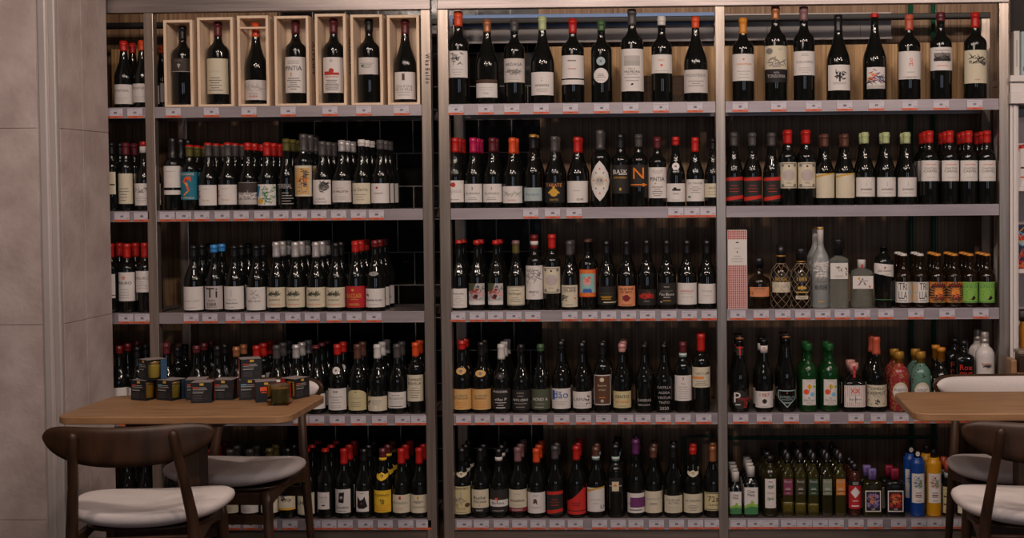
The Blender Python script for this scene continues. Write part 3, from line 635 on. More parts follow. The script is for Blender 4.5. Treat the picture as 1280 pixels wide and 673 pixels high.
Wb(3, 1, 321, 307, G, 'blk', 322, (308.6, 332.6, 359.4, 388), 'W', [('s', 7, -.2, .5, .7, .9, 'm'), ('t', 'Viña Noir', .4, .1, 'G')], 1, 'black-capped bottle with white label, fourth in row')
MT = [('s', 101, -.6, .6, .6, .78, 'K'), ('s', 102, -.6, .6, .6, .78, 'q'), ('t', 'CAMPESINO', .38, .07, 'a'), ('l', .15, .17, 1, 'o')]
for cx, x0, x1, n in ((346, 334, 357, 2), (370, 358.3, 382, 3), (395.6, 383.4, 407.3, 2)):
    Wb(3, 1, cx, 303, G, 'slv', 321.6, (x0, x1, 359.5, 384.5), 'c', MT, n, 'silver-capped bottle with tree print label')
Wb(3, 1, 420, 304, G, 'blk', 322, (407.8, 432.2, 359.6, 384.6), 'c', MT, 1, 'black-capped bottle with tree print label')
Wb(3, 1, 445, 301.6, G, 'red', 315.7, (433.4, 456.8, 358, 384.8), 'r', [('t', 'BAIZAR', .55, .2, 'g'), ('d', -.1, .82, .14, 'g'), ('l', .12, .18, 2, 'g'), ('l', .38, .4, 1, 'g')], 2, 'bottle with bright red label')
Wb(3, 1, 469.5, 301, G, 'dred', 309, (457.7, 482, 361, 384.4), 'W', [('s', 9, -.8, .6, -.5, .8, 'K'), ('t', 'TEMPIER ROSE', .38, .1, 'k'), ('l', .15, .17, 1, 'm')], 3, 'red-topped bottle with oval neck medallion, last in row', medal=(342.5, 5.5, 'G', .5))
Wb(3, 2, 574.5, 300.8, G, 'red', 304.5, (564, 584, 361, 385), 'W', [('t', 'menade', .75, .12, 'G'), ('l', .15, .6, 5, 'm')], 1, 'red-topped bottle with plain white label')
PT = [('r', -1, 0, 1, .18, 'w'), ('r', -1, .18, 1, 1, 'x'), ('p', [(-1, .6), (-1, 1), (0, 1), (-.3, .7)], 'q'), ('p', [(.1, .45), (.3, 1), (1, 1), (1, .3), (.5, .25)], 'b'), ('p', [(-.9, .5), (-.7, .68), (.2, .72), (.3, .6), (-.2, .52)], 'R'), ('p', [(-.4, .3), (-.2, .5), (.3, .45), (.1, .25)], 'K'), ('s', 111, -.9, .25, .4, .9, 'b'), ('s', 112, -.6, .3, .6, .75, 'R'), ('s', 113, .0, .3, .9, .9, 'K'), ('s', 114, -.8, .25, .6, .5, 'i'), ('s', 115, -.4, .4, .9, .6, 'P')]
for cx, x0, x1 in ((596.8, 587, 606.3), (620.5, 610.8, 629.2)):
    Wb(3, 2, cx, 300.8, G, 'red', 306, (x0, x1, 354.5, 381.2), 'w', PT, 1, 'red-topped bottle with abstract painting label')
Wb(3, 2, 645.3, 301, G, 'olv', 317, (634.3, 656, 358, 382), 'c', [('t', 'Pol Roger', .6, .14, 'a'), ('l', .78, .82, 1, 'G'), ('l', .2, .4, 3, 'G'), ('r', -.95, .02, .95, .05, 'G'), ('r', -.95, .95, .95, .98, 'G')], 0, 'olive-necked bottle with tan framed label', k2='mauve', z2=306)
Wb(3, 2, 668.4, 294, B, 'dred', 311, (657.5, 679, 332.4, 374.5), 'W', [('s', 121, -.7, .5, .7, .9, 'G'), ('s', 122, -.7, .5, .7, .9, 'G'), ('s', 123, -.8, .45, .8, .92, 'm'), ('t', 'PRIETO', .22, .06, 'K'), ('t', '2019', .13, .03, 'r')], 0, 'red-capped bottle with swirling line drawing label', strip=(302, 307))
Wb(3, 2, 690.3, 293.5, B, 'red', 311, (680, 700.6, 334, 367), 'c', OR, 0, 'red-capped bottle with ornate framed label')
Wb(3, 2, 712.5, 301.6, G, 'gry', 319, (701.8, 721.5, 356.8, 384), 'c', [('t', 'DOMAINE', .88, .1, 'k'), ('t', 'LEFLAIVE', .75, .12, 'k'), ('s', 131, -.95, .3, -.2, .6, 'k'), ('l', .1, .1, 1, 'G'), ('d', .7, .4, .1, 'o')], 1, 'bottle with cream label and black figure')
Wb(3, 2, 735, 300, B, 'brn', 302.5, (724.8, 745, 337, 371.4), 'B', [('r', -1, .85, 1, 1, 'o'), ('t', 'ROCKHILL', .92, .09, 'y'), ('r', -1, 0, 1, .15, 'o'), ('t', 'TASTING', .08, .09, 'y'), ('r', -1, 0, -.88, 1, 'o'), ('r', .88, 0, 1, 1, 'o'), ('d', -.05, .55, .5, 'P'), ('p', [(-.6, .16), (-.45, .3), (.45, .3), (.6, .16)], 'b'), ('s', 134, -.4, .5, .4, .75, 'o')], 1, 'bottle with teal label and pink face')
Wb(3, 2, 758.5, 301.7, G, 'blk', 318, (747.7, 770.6, 358.4, 381), 'F', [('t', 'VALLENATO', .62, .1, 'q'), ('l', .3, .45, 3, 'y'), ('r', -.3, .1, 1, .15, 'c')], 1, 'bottle with black-green label')
Wb(3, 2, 783.6, 301.8, G, 'blk', 320, (774, 795, 357.8, 383), 'o', [('t', 'SALSA FINE', .85, .12, 'K'), ('t', 'DE EBRO', .7, .1, 'K'), ('d', 0, .4, .4, 'd'), ('s', 141, -.5, .3, .5, .5, 'K'), ('l', .06, .1, 1, 'K')], 1, 'bottle with salmon pink label')
Wb(3, 2, 808.6, 300.6, G, 'blk', 318, (798.8, 822, 362, 381.8), 'F', [('s', 151, -.8, .5, .8, .7, 'R'), ('t', 'xaleu lo', .6, .35, 'R'), ('l', .25, .27, 1, 'm')], 1, 'bottle with red scrawl on black label')
Wb(3, 2, 833.6, 301, G, 'blk', 318, (823.4, 846, 354, 381), 'F', [('t', 'MIGAN', .82, .05, 'w'), ('t', 'ENVINATE', .62, .08, 'G'), ('t', 'Palo Blanco', .48, .12, 'w'), ('l', .34, .36, 1, 'w'), ('l', .18, .2, 1, 'g'), ('r', -.7, .1, -.5, .14, 'w')], 1, 'bottle with black label of white print')
Wb(3, 2, 859, 301, G, 'blk', 318, (847.5, 871.3, 354, 381), 'W', [('t', 'ANDALUS', .63, .09, 'R'), ('r', -.7, .5, .5, .52, 'm'), ('l', .35, .38, 1, 'm')], 1, 'bottle with white label and red line')
Wb(3, 2, 883.8, 301, G, 'blk', 318, (873.2, 894.5, 355, 379.7), 'W', [('t', 'Sintesis', .65, .12, 'm'), ('l', .4, .43, 1, 'm')], 1, 'bottle with near blank white label beside the post')
# --- row 4
Wb(4, 0, 150, 433, G, 'dred', 442, (140, 163, 485, 510), 'W', [('r', .3, .1, .8, .3, 'm')], 2, 'dark-red-capped bottle close to the column')
Wb(4, 0, 172.5, 434, G, 'blk', 448, (163, 184, 485, 508), 'W', [('l', .4, .6, 3, 'm')], 2, 'black-capped bottle behind the stacked jar boxes')
Wb(4, 1, 209, 429, G, 'burg', 443, (198, 220, 490, 512), 'W', [L3], 0, 'dark-red-capped bottle above the left jar boxes')
Wb(4, 1, 222.8, 434, B, 'blk', 446, None, None, [], 1, 'black-capped bottle above the leftmost jar stack', yy=.15)
Wb(4, 1, 246.5, 432.6, G, 'burg', 441, (235, 258, 486, 511), 'W', [L3], 2, 'bottle with rounded dark red top')
Wb(4, 1, 272.5, 433, G, 'blk', 446, (261, 284, 486, 511), 'W', [L3], 1, 'black-necked bottle between the two jar stacks')
Wb(4, 1, 296.3, 434, G, 'cop', 446, (285, 308, 486, 511), 'W', [L3], 1, 'brown-capped bottle behind the top right jar box')
Wb(4, 1, 321.5, 432.6, B, 'red', 449, (311, 333, 470, 505), 'W', [L3], 2, 'bright-red-capped bottle behind the top right jar box')
Wb(4, 1, 346.5, 432, G, 'gry', 449, (335, 358, 486, 511), 'W', [L3], 2, 'grey-capped bottle with silver ring')
Wb(4, 1, 371, 431.5, G, 'slv', 448, (360, 383, 486, 511), 'W', [L3], 2, 'silver-capped bottle above the amber jar box')
Wb(4, 1, 395.5, 432, G, 'burg', 436, (384.5, 408, 493, 511.7), 'W', [('d', .3, .75, .1, 'c'), ('l', .3, .4, 2, 'm')], 2, 'red-topped bottle partly behind the table corner', band=(489.6, 492.6, 'F'))
Wb(4, 1, 422.5, 430.8, G, 'red', 443.7, (410, 433, 486, 513), 'W', [('t', 'xx', .85, .1, 'k'), ('l', .35, .6, 3, 'G'), ('l', .12, .2, 2, 'm')], 1, 'red-capped bottle with white shield medallion', medal=(464, 4.6, 'W'))
Wb(4, 1, 447.5, 430.8, G, 'brn', 449, (436.3, 459, 488, 513.3), 'g', [('r', -.15, .9, .15, .93, 'K'), ('t', 'LE MARJAC', .6, .1, 'm'), ('l', .2, .4, 3, 'G')], 1, 'bottle with arched pale green label', shape=[(-1, 0), (1, 0), (1, .8), (.8, .93), (.45, 1), (-.45, 1), (-.8, .93), (-1, .8)])
Wb(4, 1, 472.4, 431, G, 'wht', 448, (460.8, 485.2, 496, 514), 'c', [('s', 161, -.95, .4, -.6, .7, 'K'), ('l', .45, .7, 3, 'G'), ('r', -.1, .1, .1, .4, 'w')], 2, 'white-foil-capped bottle with low cream label')
Wb(4, 1, 497, 430.5, G, 'gry', 448, (486, 508.6, 490.5, 510.6), 'W', [('t', 'FIGUEREDO', .6, .12, 'G'), ('l', .8, .82, 1, 'K'), ('r', -.7, .1, .7, .14, 'k'), ('l', .3, .4, 2, 'm')], 1, 'grey-capped bottle with small white label')
Wb(4, 1, 520.3, 428.7, B, 'orange', 445.7, (510.8, 530.7, 469, 502), 'c', [('t', 'DOMINIO', .82, .1, 'a'), ('t', 'BISHELA', .68, .1, 'a'), ('l', .15, .5, 5, 'G')], 1, 'red-capped bottle with tall cream label beside the post')
Wb(4, 2, 578, 426.4, G, 'red', 437, (564.8, 589.2, 486.8, 512.4), 't', [('t', 'LA FERME', .68, .1, 'G'), ('t', 'ST NICOLAS', .55, .08, 'N'), ('l', .12, .35, 3, 'O')], 1, 'red-topped bottle with tan label and medallion', medal=(464.5, 6.2, 't', .7))
Wb(4, 2, 602.2, 428, G, 'blk', 446, (590, 614, 486.8, 512.4), 't', [('t', 'LA FERME', .68, .1, 'G'), ('t', 'BURDEOS', .55, .08, 'N'), ('l', .12, .35, 3, 'O')], 1, 'black-capped bottle with tan label and medallion', medal=(467.5, 6.6, 't', .65))
Wb(4, 2, 627.2, 430.6, G, 'wht', 449, (615, 637.5, 486, 512), 'F', [('t', 'MURUZABAL', .85, .1, 'w'), ('t', 'viñas P', .48, .14, 'w'), ('l', .2, .32, 2, 'w'), ('r', -.5, .06, .5, .1, 'w')], 3, 'white-capped bottle with black label', medal=(470.5, 5, 'K', .8))
Wb(4, 2, 651.8, 431, G, 'blk', 440, (640, 663, 488, 512.8), 'F', [('t', 'PETO CERO', .5, .12, 'w'), ('l', .85, .87, 1, 'm'), ('l', .7, .7, 1, 'm'), ('l', .15, .32, 2, 'm')], 0, 'bottle with black label of white capitals')
Wb(4, 2, 676.3, 430.8, G, 'dgrn', 439, (665, 688, 486.8, 512), 'q', [('t', 'HONO A', .5, .16, 'w'), ('l', .28, .3, 1, 'm'), ('r', -.6, .1, .4, .13, 'x')], 0, 'green-capped bottle with dark green label')
Wb(4, 2, 701.8, 427, G, 'blk', 437, (690.5, 713.8, 486, 511.3), 'W', [('t', 'dão', .7, .36, 'b'), ('r', -.9, .45, -.6, .9, 'b'), ('l', .2, .35, 3, 'm')], 1, 'bottle with white label and large blue letters')
Wb(4, 2, 728, 429, G, 'blk', 440, (717, 740, 490, 511), 'W', [('t', 'LAMA', .55, .2, 'G', -.2), ('s', 171, .45, .2, .8, .8, 'k'), ('l', .15, .3, 2, 'm')], 1, 'bottle with white label and black leaf shape')
Wb(4, 2, 753.5, 428.5, B, 'blk', 445, (743.5, 763.8, 469, 506.6), 'W', [('r', -.93, .03, .93, .97, 'N'), ('d', -.02, .84, .27, 'c'), ('t', 'Reserva', .65, .06, 'c'), ('t', 'del Fagor', .5, .06, 'c'), ('r', -.4, .24, .4, .26, 'O'), ('d', 0, .14, .2, 'm'), ('d', 0, .16, .19, 'N')], 1, 'bottle with brown label framed in white')
Wb(4, 2, 778, 430, G, 'pnk', 440, (766, 788, 489.5, 510.3), 'g', [('t', 'GENTO', .68, .18, 'K'), ('t', 'Garnacha', .4, .14, 'O'), ('l', .12, .2, 1, 'G')], 2, 'pink-capped bottle')
Wb(4, 2, 805.8, 430.4, G, 'blk', 436, (795.5, 816, 498, 510), None, [('t', 'DAMIERAS', .78, .28, 'x'), ('t', 'BROCHA', .3, .2, 'x')], 1, 'bottle with two short white lines on glass')
Wb(4, 2, 830.4, 430.4, G, 'blk', 434, (819.5, 841, 483, 513), None, [('t', 'CASTILLA', .95, .1, 'x'), ('t', 'ALDEA', .73, .1, 'x'), ('t', 'VINTUR', .52, .1, 'x'), ('t', 'TINTO', .32, .1, 'x'), ('t', '2020', .08, .13, 'x')], 1, 'bottle with five lines of white letters on glass')
Wb(4, 2, 854, 427.8, B, 'burg', 441.5, (843.5, 864, 469.7, 501.4), 'W', [('t', '3', .88, .12, 'K'), ('t', 'Tres', .68, .06, 'r'), ('l', .1, .55, 6, 'm')], 0, 'dark-red-capped bottle with blue-and-white neck ring', ring=(442.5, 447.5))
Wb(4, 2, 876.5, 418, B, 'red', 439, (864.8, 887, 459.3, 484.7), 'c', [('t', 'VIRTUS', .68, .12, 'G'), ('r', -.95, .42, .3, .54, 'z'), ('l', .12, .3, 3, 'G'), ('d', .75, .7, .14, 'G')], 1, 'tall red-capped bottle with cream label')
# --- row 5
Wb(5, 0, 160, 563, G, 'blk', 578, (150, 172, 610, 638), None, [('t', 'ROZAS', .85, .2, 'w'), ('r', -.3, .45, .3, .5, 'r')], 1, 'black bottle with white letters seen over the chair seat')
Wb(5, 0, 183, 563, G, 'blk', 578, (173, 193, 616, 643), 'W', [L3], 1, 'dark bottle just left of the post, above chair seat')
Wb(5, 1, 215, 562, G, 'blk', 578, (204, 226, 617, 643), 'W', [L3], 1, 'dark bottle behind the chair backrest')
Wb(5, 1, 240, 562, G, 'dred', 578, (229, 250, 617, 643), 'W', [L3], 1, 'bottle behind the square table leg')
Wb(5, 1, 264.5, 562, B, 'dred', 578, (254, 276, 600, 635), 'W', [L3], 2, 'dark-red-capped bottle behind the far chair seat')
Wb(5, 1, 289, 562.5, G, 'gry', 578, (278, 299.5, 620, 642), 'c', [L3], 2, 'grey-capped bottle behind the far chair seat')
Wb(5, 1, 313, 562.5, G, 'gry', 578, (301.8, 324.3, 622, 642), 'W', [L3], 2, 'grey-capped bottle above the chair stretcher')
Wb(5, 1, 337.5, 561, G, 'olv', 575, (326, 348.5, 620, 642), 'c', [L3], 2, 'olive-capped bottle behind the front chair leg')
Wb(5, 1, 360, 561, G, 'blk', 577, (350, 371, 610, 638), 'Y' if 0 else 'c', [('s', 181, -.6, .4, .6, .8, 'a'), ('s', 182, -.6, .4, .6, .8, 'K'), ('r', -1, 0, 1, .08, 'y')], 1, 'bottle with heraldic label between the chair legs')
Wb(5, 1, 383.8, 561.2, G, 'red', 564.6, (371.5, 393, 616.7, 643.7), 'c', [('t', 'LH', .55, .2, 'k', -.5), ('t', 'Palais', .4, .1, 'm', .4), ('r', -.9, .04, .9, .06, 'm'), ('r', -.9, .94, .9, .96, 'm')], 2, 'red-topped bottle with cream label next to chair leg')
Wb(5, 1, 407.2, 561.2, G, 'red', 564.6, (399.2, 413.5, 615.7, 637), 'W', [('t', 'POLUX', .7, .1, 'G'), ('r', -.3, .2, .3, .27, 'K'), ('l', .4, .5, 2, 'm')], 3, 'red-topped bottle with narrow white label')
Wb(5, 1, 430.6, 561.2, G, 'red', 580, (420, 439, 612, 641.6), 'W', [('p', [(-.5, .45), (-.4, .85), (.3, .88), (.2, .42)], 'k'), ('d', -.1, .65, .2, 'x'), ('d', -.05, .6, .1, 'r'), ('t', 'foradito', .24, .11, 'K'), ('l', .08, .1, 1, 'G')], 2, 'red-capped bottle with black square drawing label')
Wb(5, 1, 455.4, 561.5, G, 'blk', 577, (445.7, 461.5, 614.4, 640), 'W', [('t', 'Capone', .9, .07, 'k'), ('p', [(-.8, .25), (-.7, .75), (-.3, .55), (.1, .6), (.4, .75), (.8, .25), (.3, .15), (-.5, .15)], 'k'), ('d', -.1, .4, .12, 'r'), ('d', .6, .3, .1, 'r')], 2, 'black-capped bottle with black silhouette label')
Wb(5, 1, 479.3, 561, G, 'burg', 573, (468.4, 489.8, 613.5, 641), 'Y', [('t', 'DOMINO', .78, .11, 'k'), ('s', 191, -.3, .4, .3, .6, 'k'), ('r', -.95, .3, .95, .32, 'O'), ('l', .1, .2, 2, 'O')], 3, 'bottle with bright yellow label and collar', k2='burg', z2=570, ring=(574, 577.5, 'Y'), collar=(591.5, 602, 'Y', 17))
Wb(5, 1, 502.3, 561.2, G, 'red', 579.5, (490.7, 513.3, 619, 641.6), 'c', [('r', -.12, .75, .12, .92, 'r'), ('t', 'PEYRASSOL', .55, .12, 'G'), ('l', .2, .3, 2, 'P')], 2, 'red-capped bottle with small red stamp label')
Wb(5, 1, 524.8, 560.4, G, 'red', 579.5, (513.7, 536, 619, 641.6), 'c', [('r', -.12, .75, .12, .92, 'g'), ('l', .55, .65, 3, 'G'), ('t', 'VAQUEYRAS', .32, .1, 'G')], 1, 'red-capped bottle with small gold stamp label')
Wb(5, 2, 578, 561, G, 'blk', 577, (566.8, 588.5, 608.6, 643), 'g', [('t', 'MARAMBO', .93, .08, 'k'), ('r', -.1, .55, .1, .8, 'm'), ('s', 201, -.8, .25, .6, .6, 'G'), ('d', .7, .32, .26, 'N'), ('t', 'VILLAE', .2, .07, 'G'), ('l', .06, .08, 1, 'G')], 2, 'bottle with cream collar and tall cream label', collar=(590.5, 598, 'c', 14))
Wb(5, 2, 601, 560.5, G, 'blk', 577, (590, 611, 612.5, 641), 'c', [('r', -1, 0, 1, .2, 'k'), ('t', 'Ruché', .65, .14, 'K'), ('t', 'TOSCANA', .47, .09, 'a'), ('t', 'NARO', .1, .07, 'w'), ('d', 0, .3, .06, 'r')], 1, 'bottle with cream label and black bottom band')
Wb(5, 2, 624, 561.5, G, 'blk', 573, (612.3, 635, 612.5, 641), 'K', [('r', -1, .26, 1, .55, 'w'), ('t', 'Barbera', .42, .11, 'K'), ('d', -.2, .6, .14, 'o'), ('r', -.12, .45, .0, .65, 'o'), ('l', .08, .1, 1, 'm')], 3, 'bottle with white neck ring and black-white label', ring=(573.3, 578, 'W'))
Wb(5, 2, 647.8, 559.8, G, 'mauve', 576.8, (636.3, 659, 612.5, 640), 'c', [('r', -1, 0, 1, .18, 'd'), ('t', 'MASSERIA', .5, .1, 'a'), ('t', 'OLEANO', .09, .08, 'w'), ('l', .8, .82, 1, 'm'), ('l', .3, .32, 1, 'm')], 2, 'mauve-capped bottle, cream label with maroon band')
Wb(5, 2, 671, 561.3, G, 'orange', 578, (660, 682, 616, 642), 'W', [('p', [(-.3, .45), (-.25, .68), (.05, .7), (.15, .6), (.2, .4), (0, .5)], 'N'), ('l', .25, .3, 2, 'm'), ('l', .85, .87, 1, 'G')], 2, 'orange-red-capped bottle with animal sketch')
Wb(5, 2, 694.3, 558, G, 'gry', 574, (684, 703.7, 614, 643.7), 'K', RS, 1, 'red-banded black-labelled bottle')
Wb(5, 2, 721, 558, G, 'red', 575, (708.5, 733.5, 611, 644), None, [('p', [(-1, .08), (-1, .5), (-.4, .62), (.2, .8), (.75, 1), (1, 1), (1, .02), (-.9, .02)], 'R'), ('r', -1, .14, 1, .17, 'k'), ('l', .35, .45, 3, 'd')], 3, 'bottle with slanted bright red label')
Wb(5, 2, 745.3, 559, G, 'brn', 572, (735.3, 756.6, 610, 640), 'W', [('p', [(-1, .8), (-1, .9), (0, 1), (1, 1.04), (1, .98), (0, .92)], 'g'), ('t', 'U', .2, .15, 'k', .75), ('l', .35, .5, 2, 'm')], 1, 'bottle with slanted white label and gold edge', ring=(572.3, 577, 'B'))
Wb(5, 2, 770, 556, B, 'blk', 572, (761, 778, 598, 616), 'F', [('r', -.5, .1, .5, .75, 'c'), ('r', -.9, .42, .9, .48, 'x'), ('d', 0, .5, .2, 'O')], 2, 'broad black bottle with small gold label', ring=(572.5, 577.5, 'B'))
Wb(5, 2, 795, 550, G, 'pur', 568, (784, 805.3, 617, 641.6), 'W', [('r', -.65, .28, 1, .78, 'p'), ('r', -.7, .12, .7, .18, 'G'), ('t', 'LA', .45, .08, 'K', -.75)], 1, 'purple-capped bottle with purple square label')
Wb(5, 2, 817, 559.8, G, 'brn', 572.5, (806, 828, 614.5, 641.6), 'c', [('t', 'SANTIAGO', .65, .09, 'm'), ('l', .4, .45, 2, 'G')], 2, 'brown-capped bottle with tall cream label')
Wb(5, 2, 841.8, 556.5, G, 'blk', 573, (831.2, 853.4, 620, 641.6), 'c', [('t', 'NUEVAS', .75, .14, 'G'), ('t', 'ALTAS', .58, .14, 'G'), ('l', .15, .35, 3, 'm')], 1, 'black-capped bottle with cream label')
Wb(5, 2, 866.4, 559.8, G, 'red', 568, (854.5, 878, 618, 641.6), 'c', [('t', 'LA CAPRIANA', .65, .12, 'G'), ('l', .15, .4, 4, 'G')], 1, 'red-topped bottle with scalloped cream collar', collar=(589, 597.5, 'c', 19))
Wb(5, 2, 891.5, 558.6, G, 'cop', 577, (880.2, 902, 616, 638.7), 'g', [('r', -.9, .04, .9, .08, 'q'), ('r', -.9, .93, .9, .97, 'q'), ('t', '72a', .65, .3, 'N'), ('t', 'CUEVAS', .32, .1, 'a'), ('l', .15, .2, 1, 'm')], 1, 'copper-capped bottle beside the middle post')

ORDW = ['first', 'second', 'third', 'fourth', 'fifth', 'sixth']
cnt = {}
for d in D: cnt.setdefault((d['row'], d['bay'], d['desc']), []).append(d)
for k, l in cnt.items():
    if len(l) > 1:
        for i, d in enumerate(sorted(l, key=lambda q: q['cx'])): d['desc'] = ORDW[i]+' '+d['desc']+' from left'
# neighbours limit the girth
for d in D:
    dx = [abs(d['cx']-e['cx']) for e in D if e is not d and e['row'] == d['row'] and e.get('yy', 0) == d.get('yy', 0)]
    d['gap'] = min(dx)/290 if dx else .1
def build_bottle(d):
    row, bay = d['row'], d['bay']; y = d.get('yy', YB)
    if d.get('mag'): y = YB if bay != 1 else .008+.0635
    z0 = SHZ[row] + (.0118 if (d.get('mag') and bay == 1) else .0005)
    p = at(d['cx'], d['top']+60, y); H = at(d['cx'], d['top'], y).z - z0
    R = .0375 if d['kind'] == B else .0405
    if d.get('mag'): R = .0455 if d['kind'] == B else .051
    if row == 1 and bay == 0: R = .042
    if d['lab'] and not d.get('rnd') and d['pk']: R = max(R, (d['lab'][1]-d['lab'][0])/2/293*1.025)
    if d.get('mag') and bay == 1: R = min(R, .0465)
    R = min(R, d['gap']*.496)
    prof = (P_bord if d['kind'] == B else P_burg)(R, H)
    prof = [(max(a, 0), b) for a, b in prof]
    loc = SH[row]+', '+BAY[bay]
    lb = d['desc']+', '+loc
    r = root('wine_bottle', (p.x, y, z0), lb, 'wine bottle', 'bottles on the '+SH[row])
    bm = bmesh.new(); lathe(bm, prof, SEG)
    mesh_obj('glass_bottle', bm, glass_k, r, True)
    yf = y-R*.9
    zc = at(d['cx'], d['cb'], y).z - z0
    capsule(r, prof, max(zc, .7*H), d['cap'], (at(d['cx'], d['z2'], y).z-z0) if 'z2' in d else None, d.get('k2'))
    def zz(py): return at(d['cx'], py, yf).z - z0
    if d['lab']:
        x0, x1, y0, y1 = d['lab']; W = (x1-x0)/293; lz0, lz1 = zz(y1), zz(y0)
        sh = d.get('shape')
        if d.get('rnd'): sh = [(math.cos(t), .5+.5*math.sin(t)) for t in [2*math.pi*i/24 for i in range(24)]]
        label_mesh(r, prof, W, lz0, lz1, d['pk'], d['spec'], sh)
        if 'band' in d:
            b = d['band']; label_mesh(r, prof, W, zz(b[1]), zz(b[0]), b[2], [])
    if 'medal' in d:
        m = d['medal']; k = m[3] if len(m) > 3 else 1; hw = m[1]/293
        zc = zz(m[0]); rr = rad(prof, zc)
        w2 = min(hw*2, rr*1.9)
        label_mesh(r, prof, w2, zc-hw*k, zc+hw*k, m[2], [('d', 0, .5, .3, 'G')], [(math.cos(t), .5+.5*math.sin(t)) for t in [2*math.pi*i/20 for i in range(20)]], 'neck_medallion')
    if 'collar' in d:
        c = d['collar']; za, zb = zz(c[1]), zz(c[0]); rr = rad(prof, (za+zb)/2)
        label_mesh(r, prof, min(c[3]/293, rr*1.95), za, zb, c[2], [('s', 5, -.2, .4, .2, .7, 'K')], [(-1, .9), (-.9, .4), (-.5, .15), (0, 0), (.5, .15), (.9, .4), (1, .9), (.5, .75), (0, 1), (-.5, .75)], 'neck_collar')
    if 'strip' in d:
        s = d['strip']; za, zb = zz(s[1]), zz(s[0]); bm = bmesh.new()
        lathe(bm, [(rad(prof, za)+.0005, za), (rad(prof, za)+.0017, za), (rad(prof, zb)+.0017, zb), (rad(prof, zb)+.0005, zb)], 20)
        mesh_obj('neck_strip', bm, paper('W'), r, True)
    if 'ring' in d:
        s = d['ring']; za, zb = zz(s[1]), zz(s[0]); bm = bmesh.new(); pk = s[2] if len(s) > 2 else 'B'
        lathe(bm, [(rad(prof, za)+.0004, za), (rad(prof, za)+.0018, za), (rad(prof, zb)+.0018, zb), (rad(prof, zb)+.0004, zb)], 20)
        mesh_obj('neck_ring', bm, paper(pk), r, True)
        if pk == 'B':
            bm = bmesh.new(); zm = za+(zb-za)*.35; zn = za+(zb-za)*.8
            lathe(bm, [(rad(prof, zm)+.0019, zm), (rad(prof, zm)+.0022, zm), (rad(prof, zn)+.0022, zn), (rad(prof, zn)+.0019, zn)], 20)
            mesh_obj('ring_print', bm, paper('W'), [c for c in r.children if c.name.startswith('neck_ring')][0], True)
    for i in range(d['nb']):
        pre = ('next', 'second', 'third')[i]
        if i > 2 or y > .1 and i > 0: break
        jx = random.uniform(-.0015, .0015)
        yy = y + max(YD, 2*R+.002)*(i+1)
        if yy + R > .337: break
        BACK.append((r, ('directly behind ' if i == 0 else pre+' behind ')+d['desc']+', '+loc, (p.x+jx, yy, z0)))
    return r
for d in D: build_bottle(d)
for r, lb, l in BACK: copy_thing(r, lb, l)
print('BOTTLES', len(D), 'BACK', len(BACK))
# ------------------------------------------------------------------ spirits, beers, oils in the right bay
clear = mat('clear_glass', (.55, .62, .58), .03, trans=.86, ior=1.3)
frost = mat('frosted_glass', (.50, .52, .53), .3, spec=.5, trans=.55)
def flat_place(y, z0): return lambda x, z, l: (x, y-l, z+z0)
def plate(parent, W, z0, z1, y, pk, spec, shape=None, name='label', skew=0, x0=0, sq=None):
    A = Art(W, z1-z0)
    if pk: (A.poly(shape, paper(pk), 0) if shape else A.rect(-1, 0, 1, 1, paper(pk), 0))
    draw(A, spec); bm = bmesh.new(); A.build(bm, (lambda x, z, l: (x+x0, y-l, z+z0+skew*x)) if not sq else sq_place(sq[0], sq[1], sq[2], z0), step=9 if not sq else .006)
    return mesh_obj(name, bm, A.mats, parent)
class Sp:
    """a bottle placed by centre px, top px; prof in fractions of H and metres of radius"""
    def __init__(s, row, cx, top, desc, cat, group, name, y=YB):
        s.z0 = SHZ[row]+.0005; s.y = y; s.cx = cx; s.row = row
        p = at(cx, top+40, y); s.H = at(cx, top, y).z - s.z0
        s.desc = desc; s.r = root(name, (p.x, y, s.z0), desc+', '+SH[row]+', right bay', cat, group)
    def z(s, py, dy=.035): return at(s.cx, py, s.y-dy).z - s.z0
    def body(s, prof, m, name='glass_bottle', segs=32, **k):
        s.prof = [tuple([p[0], p[1]*1.0]+list(p[2:])) for p in prof]
        bm = bmesh.new(); lathe(bm, s.prof, segs, **k); return mesh_obj(name, bm, m, s.r, True)
    def ring(s, prof, m, name, segs=24, par=None, **k):
        bm = bmesh.new(); lathe(bm, prof, segs, **k); return mesh_obj(name, bm, m, par or s.r, True)
    def label(s, W, z0, z1, pk, spec, name='label', shape=None): return label_mesh(s.r, [(a[0], a[1]) for a in s.prof], W, z0, z1, pk, spec, shape, name)
    def behind(s, n, dy=.075, lat=0, what=None):
        for i in range(n):
            l = s.r.location
            copy_thing(s.r, ('directly behind ' if i == 0 else 'second behind ')+s.desc+', '+SH[s.row]+', right bay', (l.x+lat*(i+1), l.y+dy*(i+1), l.z))
px = 1/290
